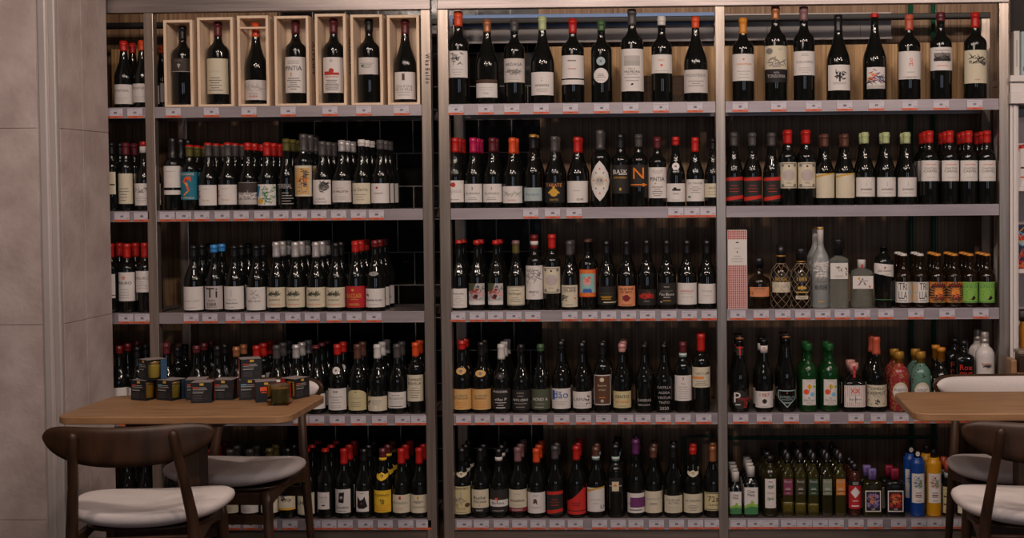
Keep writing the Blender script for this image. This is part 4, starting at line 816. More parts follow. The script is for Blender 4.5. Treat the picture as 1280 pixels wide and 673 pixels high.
# patterned gift box
a = at(909.8, 385, .012); b = at(934.3, 385, .012); z0 = SHZ[3]+.0005; W = b.x-a.x; H = at(922, 288, .012).z-z0
r = root('gift_box', ((a.x+b.x)/2, .012, z0), 'tall red-and-white patterned bottle gift box beside the post, third shelf', 'gift box')
bm = bmesh.new(); box(bm, -W/2, W/2, 0, W, 0, H, bev=.0012); mesh_obj('carton', bm, paper('W'), r)
A = Art(W-.003, H-.003); redp = ink('r')
nx, nz = 9, 34
def pat(A, place, name):
    for i in range(nx):
        for j in range(nz):
            u = -1+2*(i+.5)/nx; v = (j+.5)/nz
            if .55 < v < .88 and False: continue
            A.poly([(u-.085, v), (u-.04, v+.011), (u+.04, v+.011), (u+.085, v), (u+.04, v-.011), (u-.04, v-.011)], redp, 0)
            A.rect(u-.11, v+.0135, u+.11, v+.0158, redp, 0)
            A.rect(u-.112, v-.012, u-.096, v+.012, redp, 0)
    bm = bmesh.new(); A.build(bm, place, step=99); return mesh_obj(name, bm, A.mats, r)
pat(A, lambda x, z, l: (x, -.0004-l, z+.0015), 'printed_pattern')
A = Art(W-.003, H-.003); pat(A, lambda x, z, l: (-W/2-.0004-l, W/2-x, z+.0015), 'printed_pattern')
plate(r, W-.004, H*.555, H*.885, -.0009, 'W', [('t', 'WHISKY', .66, .05, 'P'), ('r', -.15, .86, .15, .9, 'k'), ('s', 5, -.05, .5, .05, .53, 'k'), ('l', .15, .35, 3, 'm')])
# 1 whisky
SPG = 'spirit bottles on the third shelf'
s = Sp(3, 949, 323, 'squat brown whisky bottle with orange label', 'spirit bottle', SPG, 'whisky_bottle')
R = 14*px; H = s.H
s.body([(0, .003), (R*.9, 0), (R, .006), (R, .48*H), (R*.97, .55*H), (R*.85, .60*H), (R*.5, .645*H), (.0155, .68*H), (.0145, .8*H), (.0145, .83*H), (0, .83*H)], glass_am)
s.ring([(0, .80*H), (.0165, .80*H), (.0165, .86*H), (.0205, .86*H), (.0205, .995*H), (.019, H), (0, H)], cap('blk'), 'cork_stopper')
s.label(23.5*px, s.z(371), s.z(359), 'o', [('t', 'MONKEY', .84, .2, 'k'), ('l', .4, .6, 2, 'N'), ('t', '12', .4, .3, 'N', -.8)])
# 2-3 netted rum
net = mat('gold_wire_net', 'b3a08a', .4, metal=.4)
def netted(cx, top, desc, lab2, capkind):
    s = Sp(3, cx, top, desc, 'spirit bottle', SPG, 'rum_bottle'); H = s.H; R = 12.3*px
    zs = at(cx, 326 if capkind else 332, YB).z-s.z0
    zs2 = s.z(338)
    P = [(0, .003), (R*.9, 0), (R, .006), (R*1.0, .4*zs2), (R, .86*zs2), (R*.94, zs2*.97), (R*.75, zs2*1.06), (R*.48, zs2*1.13), (.0165, zs2*1.18), (.0155, min(zs2*1.3, .92*H)), (0, min(zs2*1.3, .92*H))]
    s.body(P, glass_am)
    zb = zs2*1.2
    if capkind: s.ring([(0, zb*.99), (.0185, zb*.99), (.0185, H*.86), (.0192, H*.87), (.0192, H), (0, H)], cap('blk'), 'capsule')
    else: s.ring([(0, zb*.99), (.018, zb*.99), (.018, zb*1.04), (.0235, zb*1.04), (.0235, H*.99), (.022, H), (0, H)], cap('blk'), 'cork_stopper')
    bandz = zb*1.12 if capkind else zb*1.0
    s.ring([(.0186, bandz), (.0199, bandz), (.0199, bandz+.006), (.0186, bandz+.006)], cap('gold'), 'neck_band')
    P2 = [(a[0], a[1]) for a in P]
    s.label(19*px, s.z(352.5), s.z(341), 'F', [('t', lab2[0], .3, .42, 'g'), ('d', 0, .8, .1, 'g')])
    s.label(*lab2[1])
    bm = bmesh.new(); nn = 7
    for sg in (1, -1):
        for k in range(nn):
            pts = []
            for i in range(19):
                z = zs2*1.16*i/18+.002; a = 2*math.pi*k/nn + sg*1.75*z/(zs2*1.16)*math.pi*.75
                rr = rad(P2, z)+.0016; pts.append((rr*math.sin(a), -rr*math.cos(a), z))
            tube(bm, pts, [.0007]*19, 4)
    tube(bm, [((rad(P2, zs2*1.16)+.002)*math.sin(t), -(rad(P2, zs2*1.16)+.002)*math.cos(t), zs2*1.16) for t in [2*math.pi*i/20 for i in range(21)]], [.0016]*21, 5)
    mesh_obj('wire_net', bm, net, s.r, True)
    return s
z_ = at(976, 366, YB-.04).z-SHZ[3]; z2_ = at(976, 353, YB-.04).z-SHZ[3]
netted(976.2, 305.8, 'netted rum bottle with cream label', ('BRUGAL', (22*px, z_, z2_, 'c', [('t', 'XV RON', .6, .3, 'm'), ('l', .2, .25, 1, 'P')])), True)
z_ = at(1001, 374.5, YB-.04).z-SHZ[3]; z2_ = at(1001, 370, YB-.04).z-SHZ[3]
s = netted(1001.5, 311, 'netted rum bottle with gold numerals', ('1888', (15*px, z_, z2_, 'c', [('t', 'DOBLE', .5, .5, 'N')])), False)
s.label(18*px, s.z(367), s.z(358), 'F', [('d', 0, .8, .28, 'g'), ('d', -.4, .75, .2, 'g'), ('d', .4, .75, .2, 'g'), ('r', -.8, .1, .8, .25, 'g')])
# 4 vodka
s = Sp(3, 1025.5, 284, 'tall frosted vodka bottle with long neck', 'spirit bottle', SPG, 'vodka_bottle'); H = s.H; R = 10.9*px; zz = s.z
s.body([(0, .003), (R*.9, 0), (R, .006), (R, zz(342)), (R, zz(328)), (R*.93, zz(322)), (R*.75, zz(317)), (R*.5, zz(312)), (.0145, zz(307)), (.0125, zz(298)), (.0125, H*.97), (0, H*.97)], frost)
s.ring([(0, zz(308)), (.0137, zz(308)), (.0142, zz(290)), (.0142, zz(287.5)), (.0135, H), (0, H)], cap('wht'), 'cap')
s.ring([(.0143, zz(287.5)), (.0148, zz(287.3)), (.0148, H*.994), (.0140, H*.997)], cap('gold'), 'gold_band')
s.label(19*px, zz(380), zz(326), None, [('t', 'BELVEDERE', .38, .1, 'K'), ('l', .05, .1, 1, 'g'), ('d', 0, .38, .01, 'K')] +
        [('r', -.8, .5, .8, .525, 'G'), ('r', -.1, .5, .1, .6, 'G'), ('r', -.5, .5, -.4, .58, 'G'), ('r', .4, .5, .5, .58, 'G')] + [('s', q, -.85, .62, .85, .97, 'w') for q in range(6)], name='print')
l = s.r.location; copy_thing(s.r, 'directly behind tall frosted vodka bottle, third shelf, right bay', (l.x-.012, l.y+.1, l.z))
# 5 square gin
s = Sp(3, 1048, 299, 'square clear gin bottle with wide black cap', 'spirit bottle', SPG, 'gin_bottle'); H = s.H; R = 11.7*px; zz = s.z
PR = [(0, .008, 0), (R*.6, .004, .9), (R*.95, 0, .9), (R, .004, .9), (R, zz(328), .9), (R*.96, zz(324.5), .8), (R*.7, zz(322.5), .5), (.017, zz(321), 0), (.0165, zz(316), 0), (0, zz(316), 0)]
s.body(PR, clear, sy=.8)
s.ring([(0, zz(319.5)), (.0185, zz(319.5)), (.0185, zz(312)), (.0255, zz(311)), (.0255, H*.985), (.024, H), (0, H)], cap('blk'), 'cap')
plate(s.r, R*1.86, zz(349), zz(329), -R*.8-.001, 'W', sq=(R, .9, .8), spec=[('s', 301, -.3, .45, .3, .75, 'G'), ('s', 302, .65, .2, .95, .7, 'k'), ('l', .15, .2, 2, 'm')])
inner = mat('gin_liquid', (.82, .86, .84), .0, trans=1, ior=1.33)
# 6 hexagonal gin
s = Sp(3, 1077, 324.7, 'wide clear gin bottle with white neck seal', 'spirit bottle', SPG, 'gin_bottle'); H = s.H; R = 14.4*px; zz = s.z
s.body([(0, .008, 0), (R*.6, .004, 0), (R*.95, 0, 0), (R, .004, 0), (R, zz(342), 0), (R*.92, zz(339), 0), (.02, zz(336), 0), (.016, zz(334), 0), (.015, zz(331), 0), (0, zz(331), 0)], clear, segs=8)
s.ring([(0, zz(336.5)), (.0175, zz(336.5)), (.0178, H*.99), (.017, H), (0, H)], cap('wht'), 'capsule')
plate(s.r, .008, zz(336), zz(331), -.0184, 'r', [], name='red_seal')
plate(s.r, 25*px, zz(361), zz(345), -R*.925-.002, 'W', [('p', [(-.5, .25), (-.35, .3), (-.1, .6), (-.18, .62)], 'k'), ('p', [(.05, .5), (.12, .52), (.32, .3), (.22, .26)], 'k'), ('r', -.35, .6, .5, .63, 'k'), ('d', -.4, .8, .12, 'g'), ('r', .6, .1, .75, .24, 'R'), ('r', -.1, .7, .02, .8, 'k')])
# 7 dark apothecary bottle
s = Sp(3, 1104.5, 307.9, 'black round-shouldered bottle with slanted white label', 'spirit bottle', SPG, 'spirit_bottle'); H = s.H; R = 12.1*px; zz = s.z
s.body([(0, .003), (R*.85, 0), (R*.9, .006), (R, zz(350)), (R, zz(333)), (R*.96, zz(328)), (R*.82, zz(322)), (.0175, zz(318.5)), (.013, zz(316)), (.013, H*.93), (0, H*.93)], glass_k)
s.ring([(0, zz(314.5)), (.0165, zz(314.5)), (.0165, zz(310)), (.0185, zz(310)), (.0185, H*.99), (0, H)], cap('blk'), 'screw_cap')
s.label(24*px, zz(347), zz(329), 'W', [('d', 0, .68, .1, 'r'), ('t', 'July Amour', .45, .18, 'N'), ('l', .2, .22, 1, 'm')], shape=[(-1, .28), (0, .14), (1, 0), (1, .86), (0, .93), (-1, 1)])
s.ring([(rad(s.prof, .03)+.0004, .034), (rad(s.prof, .03)+.001, .034), (rad(s.prof, .03)+.001, .037), (rad(s.prof, .03)+.0004, .037)], ink('n'), 'green_print')
# beers
def beer(cx, capc, desc, labspec, pk, nb=2, x=0):
    s = Sp(3, cx, 317, desc, 'beer bottle', 'small beer bottles on the third shelf', 'beer_bottle'); H = s.H; R = 10.3*px
    s.body([(0, .003), (R*.9, 0), (R, .005), (R, .3*H), (R, .56*H), (R*.96, .60*H), (R*.8, .645*H), (R*.58, .69*H), (R*.44, .74*H), (.0135, .80*H), (.0128, .94*H), (.0142, .95*H), (.0142, .975*H), (0, .975*H)], glass_am)
    s.ring([(0, .94*H+.004), (.0158, .955*H), (.0158, .965*H), (.0142, .99*H), (.012, H), (0, H)], capc, 'crown_cap')
    s.label(20.3*px, s.z(378.8), s.z(352.8), pk, labspec)
    l = s.r.location
    for i in range(nb):
        copy_thing(s.r, ('directly behind ' if i == 0 else 'second behind ')+desc+', '+SH[3]+', right bay', (l.x, l.y+.078*(i+1), l.z))
def TR(m):
    o = [('r', -1, 0, 1, 1, 'x')] + [('d', m*u, v, .09, 'y') for u in (.55, .9) for v in [.1+.11*i for i in range(8)]] + [('d', m*u, v, .04, 'x') for u in (.55, .9) for v in [.1+.11*i for i in range(8)]]
    return o + [('d', m*.55, .48, .2, 'B'), ('r', -.85 if m > 0 else -.4, .02, .38 if m > 0 else .85, .98, 'W' if 0 else 'w'), ('T', 'TRI', .78, .34, 'K', -m*.22, .95), ('T', 'LLA', .37, .36, 'K', -m*.22, .95), ('r', -.7 if m > 0 else -.25, .08, .25 if m > 0 else .7, .12, 'i')]
def OBS():
    o = [('d', 0, .42, .5, 'u')]
    for i in range(22):
        a = 2*math.pi*i/22; c, sn = math.cos(a), math.sin(a)
        o.append(('p', [(.5*c-.035*sn, .45+.38*sn+.03*c), (1.05*c-.08*sn, .5+.5*sn+.05*c), (1.05*c+.08*sn, .5+.5*sn-.05*c), (.5*c+.035*sn, .45+.38*sn-.03*c)], 'a'))
    return o + [('s', 401, -.6, .15, .6, .4, 'd'), ('p', [(-.5, .12), (-.3, .35), (0, .22), (.35, .4), (.5, .12)], 'N'), ('d', 0, .5, .22, 'O'), ('r', -.75, .74, .75, .9, 'k'), ('t', 'SALVAJE', .82, .13, 'R'), ('r', -.7, .02, .7, .05, 'n')]
def GRN():
    o = [('r', -1, .02, .98, .06, 'n'), ('t', 'LIMA O', .78, .13, 'n', -.1), ('r', -.8, .9, .6, .92, 'n')]
    for i in range(10):
        a = 2*math.pi*i/10; o.append(('d', -.1+.5*math.cos(a), .4+.24*math.sin(a), .05, 'q'))
    return o + [('p', [(-.1, .15), (.2, .12), (.5, .22), (.3, .35), (.1, .3)], 'k'), ('d', -.1, .28, .2, 'l'), ('d', -.1, .28, .14, 'n'), ('r', .78, .05, 1, .95, 'k')]
bw, bo = cap('wht'), cap('amber')
beer(1129.5, bw, 'left beer bottle with tall lettered white label', TR(1), 'W', 2)
beer(1150.3, bw, 'right beer bottle with tall lettered white label', TR(-1), 'W', 2)
beer(1171.8, bo, 'left beer bottle with orange rayed label', OBS(), 'A', 2)
beer(1192.8, bo, 'right beer bottle with orange rayed label', OBS(), 'A', 2)
beer(1212.4, bo, 'left beer bottle with bright green label', GRN(), 'l', 2)
beer(1233.4, bo, 'right beer bottle with bright green label', GRN(), 'l', 2)
# ---------------- row 4, right bay
G4 = 'spirit and sparkling bottles on the fourth shelf'
def champ(cx, top, desc, corky=True):
    s = Sp(4, cx, top, desc, 'sparkling wine bottle', G4, 'sparkling_wine_bottle'); H = s.H; R = 11.4*px
    rn = .0155
    s.body([(0, .004), (R*.9, 0), (R, .006), (R, .3*H), (R, .42*H), (R*.97, .47*H), (R*.86, .53*H), (R*.7, .6*H), (R*.55, .67*H), (rn*1.15, .76*H), (rn, .84*H), (rn, .90*H), (rn*1.18, .905*H), (rn*1.18, .925*H), (rn, .93*H), (rn, .945*H), (0, .945*H)], glass_k)
    if corky:
        s.ring([(0, .946*H), (rn*.95, .946*H), (rn*1.15, .955*H), (rn*1.15, .98*H), (0, .982*H)], cap('cop'), 'cork')
        s.ring([(0, .98*H), (rn*1.22, .978*H), (rn*1.2, H), (0, H)], cap('blk'), 'muselet_plate')
    return s
s = champ(924.8, 419.5, 'corked cider bottle with white P label')
s.label(20*px, s.z(512), s.z(488), 'K', [('t', 'P', .62, .52, 'w', -.35), ('t', 'rosé', .55, .2, 'R', .4), ('s', 411, .4, .1, .9, .45, 'R'), ('r', -.6, .22, 0, .27, 'w')], shape=[(math.cos(t)*1, .5+.5*math.sin(t)) for t in [2*math.pi*i/24 for i in range(24)]])
s.label(9*px, s.z(445), s.z(434), 'K', [('r', -.2, 0, .2, 1, 'R'), ('r', -.9, .8, .9, .92, 'R')], name='neck_label'); s.behind(1, .088, -.006)
s = Sp(4, 955, 424, 'bottle with checked neck foil and dated label', 'sparkling wine bottle', G4, 'sparkling_wine_bottle'); H = s.H; R = 11.2*px
s.body(P_burg(R, H), glass_k)
s.label(22*px, s.z(510), s.z(489.5), 'W', [('t', '1987', .78, .22, 'r'), ('t', 'I', .6, .05, 'r'), ('d', 0, .4, .26, 'K'), ('d', 0, .4, .12, 'm'), ('l', .08, .1, 1, 'm')])
s.ring([(.0158, s.z(441, 0)), (.0166, s.z(441, 0)), (.0166, s.z(432, 0)), (.0156, s.z(432, 0))], paper('W'), 'neck_foil')
plate(s.r, .012, s.z(440.5, 0), s.z(432.5, 0), -.0172, None, [('t', '19', .5, .8, 'r')], name='neck_print')
s.ring([(0, s.z(431.5, 0)), (.0165, s.z(431.5, 0)), (.0165, H), (0, H+.001)], cap('blk'), 'capsule'); s.behind(1, .088, -.006)
s = champ(983, 417.5, 'black sparkling bottle with etched shield outline')
s.label(22*px, s.z(510), s.z(487), None, [('p', [(-.95, .95), (-.95, .9), (.95, .9), (.95, .95)], 's'), ('p', [(-.95, .9), (-.95, .5), (-.88, .5), (-.88, .9)], 's'), ('p', [(.95, .9), (.95, .5), (.88, .5), (.88, .9)], 's'), ('p', [(-.95, .5), (0, 0), (0, .07), (-.88, .52)], 's'), ('p', [(.95, .5), (0, 0), (0, .07), (.88, .52)], 's'), ('t', 'ESTRELLA', .58, .13, 's'), ('r', -.6, .42, .6, .45, 's'), ('d', 0, .8, .07, 'o'), ('l', .25, .3, 2, 's')], name='print'); s.behind(1, .088, -.006)
gglass = mat('green_glass', (.006, .042, .010), .05, spec=.6)
def cider(cx, desc, m):
    s = Sp(4, cx, 429.6, desc, 'cider bottle', G4, 'green_glass_bottle'); H = s.H; R = 11.7*px; z = s.z
    s.body([(0, .003), (R*.9, 0), (R, .006), (R, z(472)), (R*.98, z(467)), (R*.85, z(461)), (R*.6, z(457)), (.0165, z(453)), (.0145, z(446)), (.0145, z(440)), (.0185, z(440)), (.0185, z(437.5)), (.0145, z(437)), (0, z(437))], gglass)
    s.ring([(0, z(442)), (.0165, z(442)), (.0172, z(434)), (.0168, z(432)), (.0155, H), (0, H)], cap('green'), 'cap')
    s.label(16*px, z(506.8), z(474.5), 'W', [('d', .05, .72, .36, 'y'), ('d', .75, .72, .18, 'l'), ('d', -.42, .52, .42, 'o'), ('d', .45, .42, .34, 'B'), ('r', 0, .55, .06, .82, 'k'), ('t', 'ST', .28, .06, 'K'), ('t', 'FRUTAL', .19, .08, 'G'), ('l', .04, .1, 2, 'm'), ('l', .94, .95, 1, 'm')]); s.behind(1, .088, -.005)
cider(1010.5, 'left green glass bottle with coloured circles label', 1); cider(1037, 'right green glass bottle with coloured circles label', 1)
s = Sp(4, 1067.3, 453, 'squat bottle with striped label and cork', 'spirit bottle', G4, 'gin_bottle'); H = s.H; R = 14.2*px; z = s.z
s.body([(0, .003, .3), (R*.9, 0, .4), (R, .006, .4), (R, z(482), .4), (R*.97, z(478), .4), (R*.7, z(474.5), .2), (.018, z(473), 0), (.0165, z(469), 0), (0, z(469), 0)], glass_k, sy=1)
s.ring([(0, z(471)), (.0165, z(471)), (.0165, z(465)), (.0205, z(465)), (.0205, H*.99), (0, H)], cap('pnk'), 'cork_stopper')
plate(s.r, .011, z(473), z(458.5), -.0212, 'r', [('l', .5, .6, 1, 'w')], name='paper_seal')
plate(s.r, 26.4*px, z(508.6), z(481.6), 0, 'W', sq=(R, .4, 1), spec=[('r', -.95+.19*i, .03, -.88+.19*i, .97, 'P') for i in range(11)] + [('r', -.75, .22, .75, .5, 'w'), ('t', 'Agostino', .35, .14, 'N'), ('t', 'xx', .75, .2, 'o')]); s.behind(1, .09, -.003)
s = Sp(4, 1095.5, 421.8, 'salmon-capped vermouth bottle with leafy cream label', 'wine bottle', G4, 'wine_bottle'); H = s.H; R = 12.6*px; z = s.z
s.body(P_burg(R, H), glass_k); pf = P_burg(R, H); s.prof = pf
capsule(s.r, pf, z(443, 0), 'salmon')
s.label(24.6*px, z(508.6), z(481.6), 'c', [('t', 'VERMUT', .62, .17, 'k'), ('t', 'DIMELO', .84, .12, 'K'), ('t', 'FLORAL', .46, .06, 'G'), ('s', 421, -.25, .1, .25, .35, 'k')] + [('d', u, v, .06, c) for u, v, c in ((-.8, .9, 'r'), (.8, .92, 'r'), (-.85, .3, 'r'), (.85, .45, 'r'), (-.6, .12, 'n'), (.6, .15, 'r'), (.85, .75, 'k'), (-.9, .6, 'k'))]); s.behind(1, .088, -.006)
def jar_gin(cx, top, desc, m, txt):
    s = Sp(4, cx, top, desc, 'gin bottle', G4, 'painted_gin_bottle'); H = s.H; R = 12.6*px; z = s.z
    s.body([(0, .003), (R*.9, 0), (R, .007), (R, z(476)), (R*.98, z(470)), (R*.9, z(465)), (R*.7, z(460.5)), (.019, z(457.5)), (.0165, z(455)), (.0165, z(453)), (0, z(453))], m, 'painted_bottle')
    s.ring([(0, z(455)), (.018, z(455)), (.018, z(450)), (.0215, z(450)), (.0215, z(443)), (.0195, z(441.5)), (.0195, H), (0, H)], cap('gold'), 'cork_stopper')
    s.label(18.5*px, z(501), z(478), 'c', [('d', 0, .5, .85, 'w'), ('t', txt, .58, .13, 'N'), ('t', 'GIN', .38, .1, 'm')], shape=[(math.cos(t), .5+.5*math.sin(t)) for t in [2*math.pi*i/24 for i in range(24)]]); s.behind(1, .09, -.006)
pk_m = noisemat('red_speckled_glaze', [(.35, '8a2c27'), (.52, '96303a'), (.6, '9a6c45')], 90, rough=.2)
gn_m = noisemat('mint_speckled_glaze', [(.42, '587e72'), (.55, '638a7c'), (.66, '4a4038')], 90, rough=.2)
jar_gin(1124, 439.5, 'red painted gin bottle with oval label', pk_m, 'PUERTO')
jar_gin(1151, 439.5, 'mint green painted gin bottle with oval label', gn_m, 'OXLEY')
s = Sp(4, 1176.6, 434, 'black bottle with orange cap behind the chair', 'spirit bottle', G4, 'spirit_bottle'); H = s.H; R = 11.8*px; z = s.z
s.body([(0, .003), (R*.9, 0), (R, .006), (R, z(476)), (R*.97, z(471)), (R*.8, z(466)), (R*.5, z(462)), (.0155, z(458)), (.0145, H*.96), (0, H*.96)], glass_k)
s.ring([(0, z(453)), (.0165, z(453)), (.0168, z(441)), (.0185, z(441)), (.0185, H*.99), (0, H)], cap('amber'), 'capsule')
s.label(20*px, z(506), z(474), 'c', [('r', -.9, .05, -.8, .95, 'G'), ('l', .3, .6, 4, 'G')]); s.behind(1, .09, -.006)
s = Sp(4, 1205.2, 425, 'square-shouldered black bottle with red letters', 'spirit bottle', G4, 'spirit_bottle'); H = s.H; R = 11.7*px; z = s.z
s.body([(0, .003, .5), (R*.95, 0, .6), (R, .006, .7), (R, z(452), .7), (R*.97, z(447), .6), (R*.7, z(444.5), .3), (.0165, z(443), 0), (.0145, z(437), 0), (.0145, H*.96, 0), (0, H*.96, 0)], glass_k)
s.ring([(0, z(434)), (.0165, z(434)), (.017, H*.99), (0, H)], cap('blk'), 'cap')
plate(s.r, 20*px, z(470.5), z(455.5), -R-.001, None, sq=(R, .7, 1), spec= [('t', 'Rox', .74, .45, 'R'), ('t', 'mut', .2, .4, 'R')], name='print'); s.behind(1, .09, -.02)
s = Sp(4, 1231, 415, 'white ceramic bottle with red script', 'spirit bottle', G4, 'white_bottle'); H = s.H; R = 11.8*px; z = s.z
s.body([(0, .003), (R*.92, 0), (R, .006), (R, z(447)), (R*.97, z(442)), (R*.75, z(437)), (.0185, z(434)), (.0165, z(431)), (.0165, z(428)), (0, z(428))], mat('white_glazed_bottle', 'd2cbc9', .15), 'ceramic_bottle')
s.ring([(0, z(430)), (.018, z(430)), (.018, z(425.5)), (.0165, z(425.3)), (.0175, z(424)), (.0175, z(418)), (.0155, z(417)), (.0155, H), (0, H)], mat('silver_cap', 'a9a19d', .3, metal=.5), 'screw_cap')
plate(s.r, 19*px, z(463), z(451), -R-.0012, None, [('t', 'Ruavieja', .65, .3, 'r'), ('s', 431, -.5, .3, .5, .5, 'K'), ('t', 'x', .1, .1, 'r')], name='print')
l = s.r.location; copy_thing(s.r, 'directly behind white ceramic bottle, fourth shelf, right bay', (l.x-.01, l.y+.09, l.z))
# ---------------- row 5, right bay
G5 = 'oil, sauce and spirit bottles on the bottom shelf'
s = None
def pump(cx, top, w_, l0, desc, nb):
    s = Sp(5, cx, top, desc, 'oil bottle', G5, 'white_capped_bottle'); H = s.H; R = w_/2*px; z = s.z; zc = z(604 if top > 586 else 598)
    s.body([(0, .003, .7), (R*.95, 0, .8), (R, .005, .8), (R, z(l0-2), .8), (R*.8, z(l0-6), .5), (.014, z(l0-9), 0), (.0135, zc+.004, 0), (0, zc+.004, 0)], glass_k, segs=28, sy=.95)
    s.ring([(0, zc), (.0172, zc), (.0168, H*.985), (.0155, H), (0, H)], cap('wht'), 'white_cap')
    plate(s.r, R*1.9, z(643.7), z(l0), 0, 'W', sq=(R, .8, .95), spec=[('p', [(-1, 0), (-1, .3), (-.5, .38), (-.1, .4), (0, .5), (.3, .5), (.45, .38), (1, .36), (1, 0)], 'l'), ('p', [(-1, 0), (-1, .22), (0, .3), (1, .25), (1, 0)], 'n'), ('t', 'Casa', .85, .1, 'K'), ('t', 'Mela', .72, .1, 'k')])
    for i in range(nb):
        l = s.r.location; copy_thing(s.r, ('directly behind ', 'second behind ', 'third behind ')[i]+desc+', '+SH[5]+', right bay', (l.x-.003*(i+1), l.y+.066*(i+1), l.z))
pump(919.4, 590, 15.4, 615.7, 'shorter white-capped bottle with green-and-white label', 3)
pump(938.7, 583, 18, 610, 'taller white-capped bottle with green-and-white label', 3)
oil = mat('olive_oil_glass', (.018, .015, .003), .04, spec=.6)
s = Sp(5, 962.6, 569, 'round olive oil bottle with olive branch label', 'oil bottle', G5, 'oil_bottle'); H = s.H; R = 10.8*px; z = s.z
s.body([(0, .003), (R*.9, 0), (R, .006), (R, z(600)), (R*.97, z(594)), (R*.8, z(589)), (R*.5, z(586)), (.014, z(583.5)), (.013, z(578)), (0, z(578))], mat('dark_oil_glass', (.018, .015, .004), .04, spec=.6))
s.ring([(0, z(580)), (.0158, z(580)), (.0162, H*.99), (0, H)], cap('blk'), 'screw_cap')
s.label(13.2*px, z(635.6), z(599), 'W', [('s', 441, -.6, .68, .6, .78, 'n'), ('s', 442, -.6, .28, .6, .36, 'n'), ('d', -.3, .7, .08, 'a'), ('d', .4, .72, .08, 'a'), ('d', 0, .33, .08, 'a'), ('t', 'Oliva', .52, .07, 'G'), ('t', '1', .08, .05, 'K'), ('l', .9, .92, 1, 'G')]); s.behind(2, .078, -.008)
flav = [('maroon', 'M', 984.6), ('brown', 'U', 1000.3), ('dark green', 'D', 1016.4), ('grey-green', 'L', 1033.6), ('orange', 'A', 1050.2)]
sed = noisemat('herb_sediment', [(.4, '4a430e'), (.6, '665a14')], 120, rough=.3)
oilc = mat('yellow_oil', (.032, .027, .004), .05, spec=.6)
for k, (nm, pk, cx) in enumerate(flav):
    s = Sp(5, cx, 565, 'slim oil bottle with '+nm+' label', 'oil bottle', G5, 'flavoured_oil_bottle'); H = s.H; R = 6.9*px; z = s.z
    s.body([(0, .003, .6), (R*.95, 0, .7), (R, .004, .8), (R, z(597), .8), (R*.95, z(593.5), .6), (R*.75, z(591), .2), (.0155, z(588), 0), (.0135, z(582), 0), (.013, H*.86, 0), (0, H*.86, 0)], oilc if k != 3 else oil, sy=1)
    s.ring([(0, z(581)), (.0150, z(581)), (.0150, z(574)), (.0125, z(573)), (.0115, H*.985), (0, H)], cap('blk'), 'pourer_cap')
    plate(s.r, .0016, z(579), z(577), -.0156, 'W', [], name='cap_mark', x0=-.004)
    plate(s.r, R*1.6, z(620), z(600), 0, pk, sq=(R, .8, 1), spec=[('t', 'Rosé', .85, .16, 'x'), ('l', .35, .42, 2, 'w'), ('l', .12, .16, 1, 'c'), ('r', -1, .2, 1, .24, 'k')])
    if k < 3:
        bm = bmesh.new(); zt = z(629+k); lathe(bm, [(R*.75, .008, .8), (R*1.015, .008, .8), (R*1.015, zt*.8, .8), (R*1.015, zt, .8), (R*.7, zt+.004, .8)], 28)
        mesh_obj('herb_layer', bm, sed, s.r, True)
    l = s.r.location
    for i in range(3): copy_thing(s.r, ('directly behind ', 'second behind ', 'third behind ')[i]+s.desc+', bottom shelf, right bay', (l.x-.004*(i+1), l.y+.072*(i+1), l.z))
s = Sp(5, 1068.3, 579, 'small sauce bottle with red label and white diamond', 'sauce bottle', G5, 'sauce_bottle'); H = s.H; R = 8.3*px; z = s.z
s.body([(0, .003), (R*.92, 0), (R, .005), (R, z(602)), (R*.95, z(598)), (R*.7, z(594)), (.013, z(590)), (.0115, z(584)), (0, z(584))], mat('red_brown_sauce', (.05, .012, .006), .06))
s.ring([(0, z(592)), (.0138, z(592)), (.0138, H*.99), (0, H)], cap('blk'), 'screw_cap')
s.label(15.4*px, z(637), z(602), 'r', [('r', -1, .82, 1, 1, 'k'), ('r', -.4, .85, .5, .96, 'G'), ('p', [(-.75, .58), (0, .78), (.75, .58), (0, .38)], 'w'), ('d', 0, .58, .3, 'n'), ('d', 0, .58, .24, 'w'), ('l', .28, .29, 1, 'w'), ('r', -.6, .08, .6, .12, 'w'), ('d', 0, .18, .04, 'n')]); s.behind(2, .066, -.004)
def flask(cx, cc, inkc, desc, m):
    s = Sp(5, cx, 586, desc, 'liqueur bottle', G5, 'liqueur_bottle'); H = s.H; R = 12.3*px; z = s.z
    s.body([(0, .003, .6), (R*.95, 0, .7), (R, .005, .75), (R, z(610), .75), (R*.96, z(606), .7), (R*.8, z(603.5), .5), (.018, z(602.5), 0), (.0155, z(600), 0), (0, z(600), 0)], m, sy=.62)
    s.ring([(0, z(601.5)), (.0175, z(601.5), .4), (.0175, H*.99, .4), (.0165, H, .4), (0, H)], cc, 'cap', q=0)
    plate(s.r, .026, z(600), z(588), -.0178, None, [('s', 451, -.5, .2, .5, .8, 'k'), ('s', 453, -.5, .2, .5, .8, 'k')], name='cap_print')
    plate(s.r, 19.3*px, z(640.5), z(614), 0, 'W', sq=(R, .75, .62), spec=[('r', -.88, .05, .88, .95, 'k')] + [('s', 460+q, -.7, .25, .7, .85, inkc) for q in range(3)] + [('s', 471, -.5, .3, .5, .8, 'O' if 0 else 'z'), ('d', .6, .7, .16, inkc), ('d', -.6, .3, .18, inkc), ('t', 'JOHN', .73, .14, 'z'), ('t', 'BIG', .5, .14, 'z'), ('r', -.6, .18, .6, .24, inkc), ('t', 'GIN', .12, .07, 'w')])
    s.behind(1, .065, -.014)
flask(1090.2, mat('lilac_cap', '7a68a6', .35), 'v', 'flat liqueur bottle with lilac cap', oil)
flask(1118.2, mat('crimson_cap', '8c1f3c', .35), 'R', 'flat liqueur bottle with crimson cap', glass_k)
